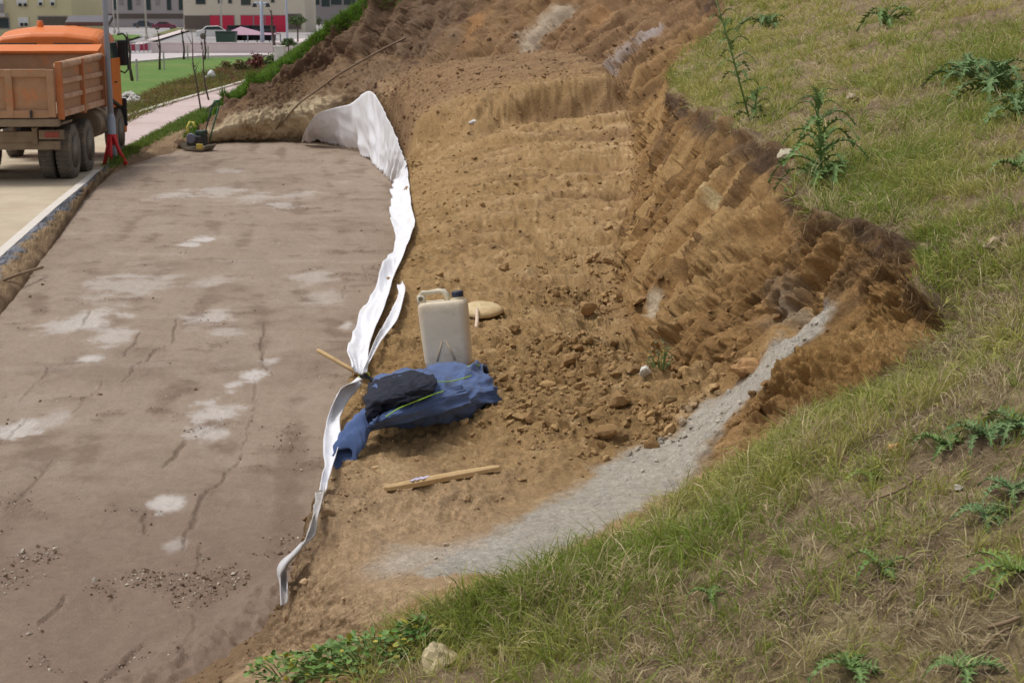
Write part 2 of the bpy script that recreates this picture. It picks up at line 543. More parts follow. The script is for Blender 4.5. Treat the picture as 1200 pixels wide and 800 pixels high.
f1, f2, fid = worley_on(soil, Pw + .05 * np.stack([b2, b1, b3], 1), 5.5)
lumps = np.clip(f2 - f1, 0, .5)
disp += soil * (1 - .8 * smooth_zone) * (1 - .8 * ramp) * .09 * (fid - .5) * sstep(lumps, 0, .18) * (1 - sstep(P0[:, 1], 9.5, 13)) * sstep(sv, 5, 7)
# ruts and layers that run across the terrace further back
lay = perlin(np.stack([P0[:, 0] * .55, P0[:, 1] * 1.5 + .5 * fbm(P0, .8, 2), P0[:, 2] * 0 + 3.3], 1))
lay2 = perlin(np.stack([P0[:, 0] * .9, P0[:, 1] * 4.0 + .8 * fbm(P0, 1.2, 2), P0[:, 2] * 0 + 8.3], 1))
rut_zone = soil * sstep(sv, 9.6, 10.8) * (1 - sstep(sv, 13.6, 14.6)) * sstep(tv, 1.5, 2.0)
disp += rut_zone * (.13 * lay + .07 * lay2)
# the scarp of the upper bench
step_n = .35 * fbm(P0, .7, 3, .5, 2.0) + .12 * fbm(P0, 3.0, 2, .5, 3.0)
bench = sstep(sv + step_n, 13.68, 14.0) * (1 - sstep(sv, 15.5, 16.6)) * sstep(tv, 1.05, 1.35) * (1 - sstep(tv, 2.75, 3.25))
# cliff: flutes that follow the fall line, blocks, cracks
arc = np.concatenate([[0], np.cumsum(np.linalg.norm(np.diff(T[:, int(np.argmin(np.abs(t_par - 5)))], axis=0), axis=1))])
along = np.repeat(arc[:, None], nv, 1).ravel() + .10 * fbm(P0, 1.5, 2, .5, 61.)      # metres along the cliff: flutes follow the fall line
hgt = .45 * tv
fl = perlin(np.stack([along * 2.2, hgt * .55, P0[:, 0] * .3], 1))
fl2 = 2.4 * np.abs(perlin(np.stack([along * 4.2, hgt * 1.3, P0[:, 0] * .4], 1))) - .55
fl3 = 2.4 * np.abs(perlin(np.stack([along * 11, hgt * 3.2, P0[:, 0] * 1.2], 1))) - .55
w1, w2, wid = worley_on(cl, P0 * (1, 1, .75) + .04 * np.stack([b1, b2, b2], 1), 3.6)
farc = sstep(sv, 12.5, 14.5)
ca = cl * (1 - .85 * ramp) * (.5 + .5 * sstep(sv, 7.6, 9.6))
n_crev = fbm(P0, 1.3, 2, .5, 33.)
disp += ca * (1 + .9 * farc) * (.10 * fl + .075 * fl2 * fit(.2) + .036 * fl3 * fit(.08))
disp += ca * (.15 * (wid - .5) * sstep(w2 - w1, 0, .14) + .035 * b2 * fit(.12) + .026 * b3 * fit(.045) + .012 * fine * fit(.022))
crev = perlin(np.stack([along * 3.4 + .5 * b1, hgt * .9 + .3 * b2, P0[:, 0] * .9 + 3], 1))
disp -= ca * .13 * sstep(1 - np.abs(crev) * 5, .35, 1) * sstep(n_crev, -.1, .3)
crev2 = perlin(np.stack([along * 8 + .5 * b2, hgt * 3.2, P0[:, 0] * 2.2 + 13], 1))
disp -= ca * .05 * sstep(1 - np.abs(crev2) * 4, .3, 1) * fit(.1)
disp += cl * sstep(sv, 12.5, 14) * .20 * (2.4 * np.abs(perlin(np.stack([along * 1.25, hgt * .8, P0[:, 0] * 0 + 9], 1))) - .55)
disp += cl * far * (.16 * fbm(P0, .8, 3, .55, 5.0) + .07 * b1 * (1 + far))
disp += bank * (.03 * fl2 + .012 * fl3) * (1 - far)
disp += far * (1 - cl) * (1 - turf) * sstep(tv, .05 + .95 * (1 - sstep(sv, 17.6, 18.2)), .5 + 1.1 * (1 - sstep(sv, 17.6, 18.2))) * (.10 * b1 + .07 * b2 * fit(.12) + .16 * fbm(P0, .8, 3, .55, 5.0))
disp += cl * (1 - ramp) * sstep(sv, 5.4, 6.2) * (1 - sstep(sv, 7.4, 8.6)) * (.045 * b2 + .04 * b3 * fit(.045) + .016 * fine)
# turf lip overhangs a little, slope undulates
disp += turf * (.05 * fbm(P0, 1.3, 3, .5, 12.0) + .018 * billow(P0, 7, 2, 13.0) + .006 * fine)
disp += ramp * (.022 * fbm(P0, 11, 3, .6, 4.0) + .012 * b3)
lip = np.exp(-((tv - 6.02) / .10) ** 2) * sstep(sv, 6.0, 7.0) * (1 - far)
disp += lip * (.05 + .07 * fl2)
# crack in the cliff and the hollow behind the ramp
crack, cp = poly_dist(P0, [surf(*q) for q in ((799, 300), (795, 330), (791, 356), (790, 378))])
disp -= .16 * (1 - sstep(crack, .008, .035)) * cl
hol = np.linalg.norm(P0 - np.array(surf(938, 340)), axis=1)
disp -= .16 * (1 - sstep(hol, .05, .42)) * cl
hol = np.linalg.norm(P0 - np.array(surf(1105, 385)), axis=1)
disp -= .10 * (1 - sstep(hol, .02, .15)) * (1 - .4 * turf)
edge_wobble = np.exp(-((tv - 1.0) / .12) ** 2) * (.06 * fbm(P0, 2.2, 3, .6, 31.0))
disp += edge_wobble
calm = (1 - sstep(dr, .28, .5)) * (1 - turf)                 # nothing bulges over the ramp
disp = np.where(disp > 0, disp * (1 - .9 * calm), disp)
disp *= 1 - .75 * np.exp(-((tv - 1.05) / .22) ** 2) * sstep(sv, 3.5, 5) * (1 - far)   # trodden bank edge under the cloth
P = P0 + NRM * disp[:, None]
P[:, 2] += .46 * bench
TG = P.reshape(nu, nv, 3)
NG = grid_normals(TG).reshape(-1, 3)
CUR, CURP = project(P), P

# ---- colours of the ground itself
def mix(a, b, f):
    return a + (np.asarray(b) - a) * np.clip(f, 0, 1)[:, None]
n1, n2, n3 = fbm(P0, 1.1, 4, .6, 20.), fbm(P0, 4.5, 3, .6, 21.), fbm(P0, 18, 3, .6, 22.)
C = np.tile(np.array(lin(164, 132, 88)), (len(P0), 1))
C = mix(C, lin(142, 110, 68), sstep(n1 + .5 * n2, -.05, .5))
C = mix(C, lin(190, 160, 116), .8 * sstep(n2 + .5 * n3, .12, .55))
C = mix(C, lin(112, 87, 57), .55 * sstep(-n2 - .4 * n3, .1, .5))
# low end: paler, pinkish and greyish
C = mix(C, lin(184, 156, 124), .6 * (1 - sstep(sv, 3.6, 6.0)) * soil)
pale = [surf(*q) for q in ((470, 655), (560, 640), (640, 660))]
dpl, _ = poly_dist(P0, pale)
C = mix(C, lin(186, 174, 158), .75 * (1 - sstep(dpl + .1 * n2, .04, .22)))
C = mix(C, lin(122, 98, 74), .75 * (1 - sstep(tv + .5 * n2, .9, 1.5)) * (1 - sstep(sv, 3.8, 4.8)))
# terrace streaks
C = mix(C, lin(194, 160, 118), .6 * rut_zone * sstep(lay2, .1, .45))
C = mix(C, lin(122, 92, 62), .6 * rut_zone * sstep(-lay, .05, .4))
# cliff streaks
st1 = perlin(np.stack([along * 3.1, hgt * .5, P0[:, 0] * .4 + 5], 1))
st2 = perlin(np.stack([along * 9, hgt * 1.3, P0[:, 0] * 1.1 + 9], 1))
C = mix(C, lin(138, 101, 58), .6 * cl)
C = mix(C, lin(176, 142, 94), cl * .7 * sstep(st1 + .5 * st2, .1, .5))
C = mix(C, lin(100, 76, 50), cl * .7 * sstep(-st1 - .5 * st2, .12, .5))
ych = np.linalg.norm(P0 - np.array(surf(1010, 400)), axis=1)  # ochre block at the right of the hollow
C = mix(C, lin(172, 134, 80), .5 * (1 - sstep(ych + .15 * n2, .3, .55)) * cl)
# far face: dark brown, pale streaks run down from the hill
C = mix(C, lin(108, 86, 67), far * cl * .92)
C = mix(C, lin(108, 86, 67), far * soil * .8)
C = mix(C, lin(140, 110, 80), .75 * midfar)
C = mix(C, lin(108, 80, 56), .7 * midfar * sstep(st2 + .6 * n2, .0, .4))
C = mix(C, lin(90, 66, 50), far * .8 * sstep(n1 + .6 * n2, .05, .4))
C = mix(C, lin(142, 118, 94), far * .5 * sstep(-n1 + .6 * n2, .12, .45))
for pts, w, colr, k in (
    (((662, 5), (640, 22), (622, 48), (600, 72), (566, 92), (530, 97)), .34, (182, 164, 140), .85),
    (((765, 30), (735, 48), (712, 68), (690, 88)), .26, (178, 166, 158), .8),
    (((745, 100), (720, 118), (690, 132), (670, 138)), .16, (196, 160, 108), .6),
    (((560, 15), (540, 50), (520, 78)), .3, (166, 122, 78), .7),
    (((700, 10), (680, 40), (664, 62)), .3, (170, 128, 86), .6),
    (((470, 100), (452, 108), (440, 100)), .3, (176, 146, 110), .6),
    (((845, 205), (838, 228), (836, 245)), .05, (198, 176, 130), .8),
    (((762, 345), (760, 365), (752, 378)), .06, (196, 178, 150), .8),
    (((900, 330), (912, 350), (925, 365)), .16, (128, 108, 86), .6),
    (((905, 372), (935, 370)), .12, (150, 136, 116), .6),
    (((650, 205), (690, 212), (740, 205)), .12, (186, 158, 122), .6),
    (((590, 245), (640, 238), (700, 245)), .10, (190, 158, 118), .6)):
    dd, _ = poly_dist(P0, [surf(*q) for q in pts])
    C = mix(C, lin(*colr), k * (1 - sstep(dd * (1 + .9 * n2 + .5 * n3) + .04 * st2, w * .3, w)))
# stony pale foot of the far face
lime = sstep(sv, 17.4, 18.3) * (1 - sstep(tv + .8 * n2, 1.3, 2.0)) * (1 - sstep(sv, 20.7, 21.2))
C = mix(C, lin(206, 186, 150), lime * (.7 + .8 * n2))
# dark topsoil with roots under the turf
top = sstep(tv + .5 * n2, 5.5, 5.9) * (1 - turf) * sstep(sv, 6.2, 7.5)
C = mix(C, lin(84, 66, 52), .85 * top * (1 - .7 * sstep(n1, .0, .3)))
# turf ground
g = np.tile(np.array(lin(134, 115, 90)), (len(P0), 1))
g = mix(g, lin(162, 144, 112), sstep(n2, -.05, .4))
g = mix(g, lin(104, 86, 66), .8 * sstep(-n1 - .5 * n3, .0, .45))
g = mix(g, lin(120, 114, 66), .35 * sstep(fbm(P0, 2.2, 3, .5, 40.), -.2, .3))
C = C * (.975, 1.0, 1.06)
C = mix(C, g, turf)
C = mix(C, lin(180, 173, 161), ramp * (.92 + .2 * n3))
C = mix(C, lin(140, 134, 126), ramp * .5 * sstep(n3 + n2, .1, .5))
C = np.clip(C * (1 + .22 * n3[:, None]), .01, .9)

soil_mat = material('earth', attr=True, rough=.95, vary=.2, scale=30, earth=.011, spec=.2)
hill_me = np_mesh('excavated_hillside', P, grid_quads(nu, nv)[:, ::-1], col=C)
hill = tag(link('hillside', hill_me, soil_mat), kind='structure')

# ------------------------------------------------------------------ the mud platform
PAD_EDGE = [(-60, 470), (0, 372), (60, 292), (100, 232), (125, 208), (160, 190), (205, 178), (240, 172)]
pad_edge = [Z(x, y, 0) for x, y in PAD_EDGE]
ys = 5.6 * (39.5 / 5.6) ** np.linspace(0, 1, 420)
ex = np.array([p.x for p in pad_edge]); ey = np.array([p.y for p in pad_edge])
U = np.linspace(0, 1, 350)
left = np.interp(ys, ey, ex, left=-4.4) - .15
left = np.where(ys < ey[0], np.interp(ys, [5, ey[0]], [-4.6, ex[0]]) - .15, left)
right = np.interp(ys, [5.6, 8, 20, 28, 31, 35, 39.5], [-.2, -.5, -1.0, -1.5, -2.0, -2.6, -4.6])
MX = left[:, None] + (right - left)[:, None] * U[None, :]
MY = np.repeat(ys[:, None], len(U), 1)
M = np.stack([MX.ravel(), MY.ravel(), np.zeros(MX.size)], 1)
mx, my, _ = project(M)
und = fbm(M, .55, 3, .5, 50.)
dirn = np.stack([M[:, 0] * 2.6 + M[:, 1] * .35, M[:, 1] * .45, M[:, 2]], 1)
tracks = perlin(dirn * 1.1 + 3)
cross = perlin(np.stack([M[:, 0] * .5, M[:, 1] * 2.3, M[:, 2] + 4], 1))
mn2, mn3 = fbm(M, 2.6, 4, .6, 51.), fbm(M, 11, 3, .65, 52.)
mz = .03 * und + .014 * tracks + .008 * cross + .010 * mn2 + .006 * mn3
crumb = sstep(mn2 + .6 * fbm(M, .8, 2, .5, 60.), .22, .5)
mz += crumb * .012 * billow(M, 24, 2, 53.)
groove = np.zeros(len(M))
CRACKS = [((312, 380), (308, 405), (306, 425), (318, 440)), ((208, 372), (202, 398), (172, 420), (143, 450)),
          ((286, 530), (262, 560), (240, 585), (228, 610), (214, 645)), ((105, 365), (92, 385)), ((165, 388), (158, 405), (145, 420)),
          ((220, 515), (205, 535), (188, 548)), ((176, 600), (166, 626)), ((75, 700), (50, 735)), ((165, 755), (140, 782), (115, 800)),
          ((78, 420), (40, 450), (20, 470)), ((120, 450), (85, 485)), ((30, 490), (0, 520)), ((300, 440), (296, 480), (284, 528)),
          ((235, 640), (228, 670)), ((135, 690), (128, 720)), ((228, 720), (222, 750), (212, 780)), ((60, 540), (20, 590)),
          ((75, 350), (100, 358), (130, 350)), ((425, 310), (432, 330)), ((405, 330), (402, 352))]
for k, pts in enumerate(CRACKS):
    w = [Z(x, y, 0) for x, y in pts]
    dd, pp = poly_dist(M[:, :2] + .09 * np.stack([mn2, fbm(M, 5, 2, .5, 77.)], 1), w)
    wd = (.02 if k not in (8, 17) else .05) * np.sin(np.pi * np.clip(pp * .8 + .12, 0, 1)) + .006
    groove = np.maximum(groove, (1 - sstep(dd, wd * .3, wd)) * (1 if k < 9 else .6) * sstep(mn2 + .5 * mn3, -.8, -.1))
mz -= .016 * groove
mz += .010 * np.exp(-((groove - .3) / .2) ** 2) * (groove > .02)
# the bank's crumbs pile up against its foot at the near end
footd, _ = poly_dist(M[:, :2], [Z(180, 800, 0), Z(300, 735, 0), Z(330, 700, 0)])
mz += .05 * (1 - sstep(footd, .0, .35)) * (.6 + billow(M, 9, 2, 8.))
M[:, 2] = mz
mc = np.tile(np.array(lin(152, 134, 117)), (len(M), 1))
mc = mix(mc, lin(136, 117, 100), sstep(und + .6 * mn2, -.1, .45))
mc = mix(mc, lin(160, 144, 129), .6 * sstep(fbm(M, 1.4, 3, .6, 54.), .05, .45))
mc = mix(mc, lin(116, 96, 80), .55 * crumb)
mc = mix(mc, lin(118, 98, 82), .7 * sstep(-tracks + .7 * mn2 + .4 * mn3, .2, .6))
mc = mix(mc, lin(172, 156, 142), .5 * sstep(cross + .8 * mn2, .3, .7) * sstep(M[:, 1], 11, 15))
mc = mix(mc, lin(126, 106, 91), .75 * (1 - sstep(M[:, 1] + 1.2 * und, 8.6, 11.0)))
PALE = [((238, 280), 13, 1.), ((222, 286), 10, .8), ((205, 228), 22, .5), ((255, 225), 28, .45), ((300, 232), 24, .45), ((350, 228), 20, .35),
        ((100, 375), 32, .7), ((130, 395), 24, .6), ((75, 385), 22, .5), ((105, 422), 14, .8), ((240, 375), 24, .55), ((265, 390), 18, .4),
        ((150, 335), 45, .4), ((250, 330), 22, .35), ((370, 325), 25, .4), ((330, 240), 18, .5), ((295, 440), 16, 1.), ((275, 452), 12, .8), ((318, 425), 14, .7),
        ((250, 485), 26, .8), ((240, 505), 20, .7), ((195, 592), 18, .9), ((185, 605), 10, .7), ((20, 500), 26, .8), ((60, 490), 22, .4),
        ((205, 640), 14, .45), ((380, 350), 26, .35), ((120, 330), 20, .4), ((180, 330), 30, .35), ((270, 200), 14, .35), ((408, 380), 9, .8)]
pm = np.zeros(len(M))
for (x, y), r, k in PALE:
    c = Z(x, y, 0)
    rx = r * c.y / FPX * 1.35
    ry = rx * 1.9
    q = np.hypot((M[:, 0] - c.x) / rx, (M[:, 1] - c.y) / ry)
    pm = np.maximum(pm, k * (1 - sstep(q + 1.1 * mn2 + .55 * mn3 + .45 * cross, .35, 1.0)))
mc = mix(mc, lin(202, 194, 188), .95 * pm)
mc = mix(mc, lin(104, 86, 72), .35 * groove)
mc = np.clip(mc * (1 + .22 * mn3[:, None]), .01, .9)
mc4 = np.concatenate([mc, np.clip(pm * .5 + .35 * sstep(und, 0, .5), 0, 1)[:, None]], 1)
mud_mat = material('mud', attr=True, rough=.8, vary=.10, scale=18, bump=.012, bump_scale=34, spec=.35, wet=True)
pad = tag(link('mud_platform', np_mesh('mud_platform', M, grid_quads(len(ys), len(U))[:, ::-1], col=mc4), mud_mat), kind='structure')

# ------------------------------------------------------------------ ground, road, pavement, lawn
def sheet(name, pts, mat, z=None, kind='structure'):
    me = bpy.data.meshes.new(name)
    me.from_pydata([(p[0], p[1], p[2] if z is None else z) for p in pts], [], [tuple(range(len(pts)))])
    me.update()
    if me.polygons[0].normal.z < 0:
        me.flip_normals()
    o = link(name, me, mat)
    return tag(o, kind=kind)

asphalt_m = material('asphalt', lin(148, 146, 146), .9, vary=.12, scale=.4, color2=lin(168, 160, 158), mix_scale=.05)
sheet('ground', [(-900, -100, 0), (900, -100, 0), (900, 1500, 0), (-900, 1500, 0)], asphalt_m, -.25)
concrete_m = material('dusty_concrete', lin(196, 182, 158), .9, vary=.10, scale=1.2, color2=lin(176, 158, 132), mix_scale=.5, mix_lo=.4, mix_hi=.7, bump=.004, bump_scale=20)
ROAD_EDGE = [(-80, 372), (0, 300), (60, 247), (115, 202), (135, 190), (145, 182)]
road_edge = [Z(x, y, .05) for x, y in ROAD_EDGE]
road_edge = [road_edge[0] + (road_edge[0] - road_edge[1]) * 1.6] + road_edge
rv = [(p.x, p.y) for p in road_edge]
sheet('road', rv + [(-10.3, 46, 0), (-11.0, 52, 0), (-40, 52, 0), (-40, rv[0][1], 0)], concrete_m, .05)
pave_m = material('pink_pavers', lin(200, 180, 176), .9, vary=.08, scale=2, color2=lin(186, 164, 158), mix_scale=.4)
pe_r = [Z(145, 181, .06), Z(175, 166, .06), Z(205, 150, .06), Z(240, 128, .06), Z(270, 108, .06), Z(300, 96, .06)]
pe_l = [Z(140, 140, .06), Z(200, 121, .06), Z(280, 98, .06), Z(302, 90, .06)]
sheet('pavement', [(p.x, p.y) for p in pe_r] + [(p.x, p.y) for p in reversed(pe_l)], pave_m, .06)
kerb_m = material('kerb_stone', lin(214, 206, 196), .9, vary=.1, scale=5)
def kerb(name, pts, w, h, z0=-.1):
    b = MB()
    for a, c in zip(pts[:-1], pts[1:]):
        d = Vector((c.x - a.x, c.y - a.y, 0))
        n = Vector((-d.y, d.x, 0)).normalized() * w / 2
        V = [(a.x - n.x, a.y - n.y), (c.x - n.x, c.y - n.y), (c.x + n.x, c.y + n.y), (a.x + n.x, a.y + n.y)]
        b.add([(x, y, z0) for x, y in V] + [(x, y, h) for x, y in V], [(4, 5, 6, 7), (0, 1, 5, 4), (1, 2, 6, 5), (2, 3, 7, 6), (3, 0, 4, 7)])
    return tag(b.build(name, kerb_m), kind='structure')
kerb('kerb', road_edge[1:5], .14, .10)
kerb('pavement_kerb', pe_l, .16, .12)
lawn_m = material('mown_lawn', lin(88, 122, 46), .95, vary=.2, scale=1.5, color2=lin(108, 128, 58), mix_scale=.12, bump=.03, bump_scale=12)
sheet('lawn', [Z(132, 152, -.02), Z(200, 121.5, -.02), Z(290, 96, -.02), Z(345, 82, -.02), Z(360, 66, -.02), Z(230, 68, -.02), Z(145, 74, -.02), Z(60, 74, -.02), Z(60, 150, -.02)], lawn_m, -.02)
rough_m = material('rough_grass', lin(116, 112, 62), .95, vary=.25, scale=.9, color2=lin(96, 104, 54), mix_scale=.25, bump=.05, bump_scale=8)
sheet('rough_grass_strip', [Z(132, 150, .0), Z(200, 122, .0), Z(290, 97, .0), Z(350, 80, .0), Z(360, 68, 0), Z(262, 79, .0), Z(200, 98, .0), Z(132, 128, .0)], rough_m, .0)
path_m = material('path_paving', lin(196, 186, 186), .9, vary=.08, scale=.5)
sheet('path', [Z(60, 75, 0), Z(150, 73.5, 0), Z(230, 66.5, 0), Z(370, 65, 0), Z(370, 60, 0), Z(215, 61.5, 0), Z(60, 66, 0)], path_m, -.01)
kerb('path_kerb', [Z(60, 75.5, 0), Z(150, 74, 0), Z(230, 67, 0), Z(360, 65.4, 0)], .35, .1)
ramp_m = material('pale_ramp_paving', lin(214, 200, 198), .9, vary=.06, scale=.5)
sheet('pale_walk', [Z(146, 54, 0), Z(160, 54, 0), Z(226, 34, 0), Z(215, 34, 0)], ramp_m, -.012)
sheet('pale_yard', [Z(270, 60, 0), Z(420, 60, 0), Z(420, 40, 0), Z(330, 47, 0)], ramp_m, -.014)
sheet('verge_grass', [Z(139, 50, 0), Z(168, 41, 0), Z(139, 40, 0), Z(60, 44, 0), Z(60, 55, 0)], lawn_m, -.013)
sheet('verge_strip', [Z(176, 42, 0), Z(222, 36, 0), Z(228, 33, 0), Z(205, 33, 0)], rough_m, -.013)

# the torn verge between the road and the mud
NV_, NW_ = 520, 44
def resample(pts, n, zz):
    p = np.array([[q.x, q.y] for q in pts])
    L_ = np.concatenate([[0], np.cumsum(np.linalg.norm(np.diff(p, axis=0), axis=1))])
    t = np.linspace(0, 1, n) ** 1.0 * L_[-1]
    return np.stack([np.interp(t, L_, p[:, 0]), np.interp(t, L_, p[:, 1]), np.full(n, zz)], 1)
va = resample([p for p in road_edge[:5]] + [Z(145, 181, 0), Z(175, 166, 0), Z(205, 150, 0), Z(240, 128, 0)], NV_, .04)
vb = resample([pad_edge[0] + (pad_edge[0] - pad_edge[1]) * 1.2] + pad_edge, NV_, 0)
wv = np.linspace(-.04, 1.14, NW_)
VG = va[:, None, :] + (vb - va)[:, None, :] * wv[None, :, None]
Wm = np.repeat(wv[None, :], NV_, 0).ravel()
Lm = np.repeat(np.linspace(0, 1, NV_)[:, None], NW_, 1).ravel()
VP = VG.reshape(-1, 3).copy()
hump = np.sin(np.pi * np.clip(Wm, 0, 1)) ** .8
q1, q2 = fbm(VP, 2.2, 4, .6, 70.), billow(VP, 9, 2, 71.)
VP[:, 2] += hump * (.10 + .10 * q1) + .035 * q2 * hump - .06 * sstep(Wm, .92, 1.1) - .08 * (1 - sstep(Wm, -.04, .03))
grassy = sstep(Lm, .60, .68)
vc = np.tile(np.array(lin(148, 124, 96)), (len(VP), 1))
vc = mix(vc, lin(166, 142, 110), sstep(q1, .0, .4))
vc = mix(vc, lin(116, 94, 72), sstep(Wm + .5 * q1, .75, 1.0))
dark = (1 - sstep(Wm + .45 * q1, .34, .55)) * sstep(Lm, .0, .05) * (1 - grassy)
vc = mix(vc, lin(128, 130, 138), dark)
vc = mix(vc, lin(72, 74, 82), dark * sstep(fbm(VP, 5, 3, .6, 72.), .0, .25))
vc = mix(vc, lin(92, 112, 50), grassy * (1 - sstep(Wm + .3 * q1, .45, .7)))
vc = np.clip(vc, .01, .9)
tag(link('torn_verge', np_mesh('torn_verge', VP, grid_quads(NV_, NW_), col=vc), soil_mat), kind='structure')

# ------------------------------------------------------------------ grass, straw, clods, pebbles: uncountable
cell = np.linalg.norm(np.cross(np.gradient(TG, axis=0).reshape(-1, 3), np.gradient(TG, axis=1).reshape(-1, 3)), axis=1)
pxv, pyv, dpv = CUR
inview = (pxv > -90) & (pxv < 1290) & (pyv > -160) & (pyv < 930) & (dpv > 1.5)
patch = fbm(P0, 1.5, 3, .55, 80.)
patch2 = fbm(P0, 5.5, 2, .5, 81.)
patch3 = fbm(P0, 2.9, 3, .6, 82.)
lushd = np.zeros(len(P0))
for q, r in (((1000, 225), .8), ((1030, 205), .7), ((1150, 130), 1.2), ((430, 770), .5), ((800, 620), .6), ((620, 700), .6), ((1020, 490), .28), ((900, 545), .4), ((1180, 60), 1.5), ((720, 660), .4)):
    lushd = np.maximum(lushd, 1 - sstep(np.linalg.norm(P0 - np.array(surf(*q)), axis=1), r * .4, r * 1.1))
bare = np.zeros(len(P0))
for q, r in (((1090, 490), .33), ((1000, 430), .2), ((1165, 440), .3), ((940, 520), .25), ((1070, 690), .28), ((1180, 740), .3), ((1020, 130), .6), ((1060, 150), .5), ((870, 160), .5), ((1000, 300), .35), ((940, 290), .3), ((1130, 400), .35), ((760, 780), .3), ((900, 740), .22), ((1120, 610), .25)):
    bare = np.maximum(bare, 1 - sstep(np.linalg.norm(P0 - np.array(surf(*q)), axis=1), r * .3, r * 1.1))
dens = turf * inview * np.clip(.62 + 1.3 * patch + 1.2 * patch2 + 2.3 * patch3 + .8 * lushd - .8 * bare, .08, 1.7)
skyl = sstep(sv, 16.8, 17.6) * sstep(tv, 5.2, 5.7) * inview
dens = np.maximum(dens, turf * inview * .42 * (1 - sstep(P0[:, 1], 5.5, 8.0)))
dens = np.maximum(dens, 1.5 * skyl)
wgt = dens * cell ** .34
wgt[NG[:, 2] < .15] = 0

def blades(n_tuft, per, base, nrm, wind, lens, widths, cols, spread, rng):
    """tufts of curved two-piece blades -> vertices, quads, tris, colours"""
    n = n_tuft * per
    tid = np.repeat(np.arange(n_tuft), per)
    ang = rng.uniform(0, 2 * np.pi, n)
    rad = spread[tid] * np.sqrt(rng.random(n))
    t1 = np.cross(nrm, (0.0, 1.0, 0.0)); t1 /= np.linalg.norm(t1, axis=1)[:, None] + 1e-9
    t2 = np.cross(nrm, t1)
    B = base[tid] + (np.cos(ang) * rad)[:, None] * t1[tid] + (np.sin(ang) * rad)[:, None] * t2[tid]
    up = nrm * .35 + np.array((0, 0, .65))
    out = (np.cos(ang))[:, None] * t1[tid] + (np.sin(ang))[:, None] * t2[tid]
    d = up[tid] + out * rng.uniform(.2, 1.15, n)[:, None] + wind[tid] + rng.normal(0, .22, (n, 3))
    d /= np.linalg.norm(d, axis=1)[:, None]
    ln = lens[tid] * rng.uniform(.45, 1.25, n)
    side = np.cross(d, rng.normal(size=(n, 3)))
    side /= np.linalg.norm(side, axis=1)[:, None] + 1e-9
    w = widths[tid] * rng.uniform(.6, 1.3, n)
    mid = B + d * (ln * .55)[:, None]
    d2 = d + out * rng.uniform(.2, .9, n)[:, None] - np.array((0, 0, 1)) * rng.uniform(.1, .8, n)[:, None]
    d2 /= np.linalg.norm(d2, axis=1)[:, None]
    tip = mid + d2 * (ln * .5)[:, None]
    sw = side * (w / 2)[:, None]
    B = B - d * .01
    V = np.stack([B - sw, B + sw, mid + sw * .85, mid - sw * .85, tip], 1).reshape(-1, 3)
    k = np.arange(n)[:, None] * 5
    c = cols[tid] * rng.uniform(.7, 1.3, (n, 1)) + rng.normal(0, .008, (n, 3))
    return V, k + np.array([[0, 1, 2, 3]]), k + np.array([[3, 2, 4]]), np.repeat(np.clip(c, .005, .9), 5, 0)

rng = np.random.default_rng(11)
NT, PER = 25000, 11
idx = rng.choice(len(P), NT, p=wgt / wgt.sum())
jit = rng.normal(0, 1, (NT, 3)) * np.sqrt(cell[idx])[:, None] * .4
nn = fbm(P0[idx], 1.2, 2, .5, 90.)
wind = np.stack([fbm(P0[idx], 1.0, 2, .5, 91.), fbm(P0[idx], 1.0, 2, .5, 92.), nn * 0], 1) * .9
green, yellow, dry = np.array(lin(136, 151, 68)), np.array(lin(182, 176, 104)), np.array(lin(204, 188, 148))
gcol = green + (yellow - green) * np.clip(.5 + 1.5 * nn + rng.normal(0, .3, NT) - .25 * lushd[idx] + .25 * sstep(P0[idx, 1], 8, 14), 0, 1)[:, None]
isdry = (rng.random(NT) < .17 + .25 * np.clip(bare[idx] - .2, 0, 1) + .12 * (patch[idx] < -.1))
gcol = np.where(isdry[:, None], dry, gcol)
gcol = np.where((sv[idx] > 16.6)[:, None], np.array(lin(96, 128, 42)), gcol)
glen = (.045 + .075 * rng.random(NT) ** 3 + .05 * np.clip(patch2[idx] + .1, 0, 1) + .04 * np.clip(patch3[idx] + .1, 0, 1) + .05 * lushd[idx]) * (1 + .04 * np.clip(P0[idx, 1] - 8, 0, 30))
gwid = .0022 + .00032 * P0[idx, 1]
gV, gQ, gT, gC = blades(NT, PER, P[idx] + jit, NG[idx], wind, glen, gwid, gcol, (.012 + .026 * rng.random(NT)) + .0015 * P0[idx, 1], rng)
grass_m = material('grass_blade', attr=True, rough=.6, vary=0, spec=.25)
gn = grass_m.node_tree
pb = gn.nodes['Principled BSDF']
tr = gn.nodes.new('ShaderNodeBsdfTranslucent'); ms = gn.nodes.new('ShaderNodeMixShader'); ms.inputs[0].default_value = .35
gn.links.new(gn.nodes['Attribute'].outputs['Color'], tr.inputs['Color'])
gn.links.new(pb.outputs[0], ms.inputs[1]); gn.links.new(tr.outputs[0], ms.inputs[2])
gn.links.new(ms.outputs[0], gn.nodes['Material Output'].inputs['Surface'])
tag(link('grass', np_mesh('grass', gV, gQ, gT, smooth=False, col=gC), grass_m), 'yellow green grass tufts over the hill slope above the cut', 'grass', kind='stuff')

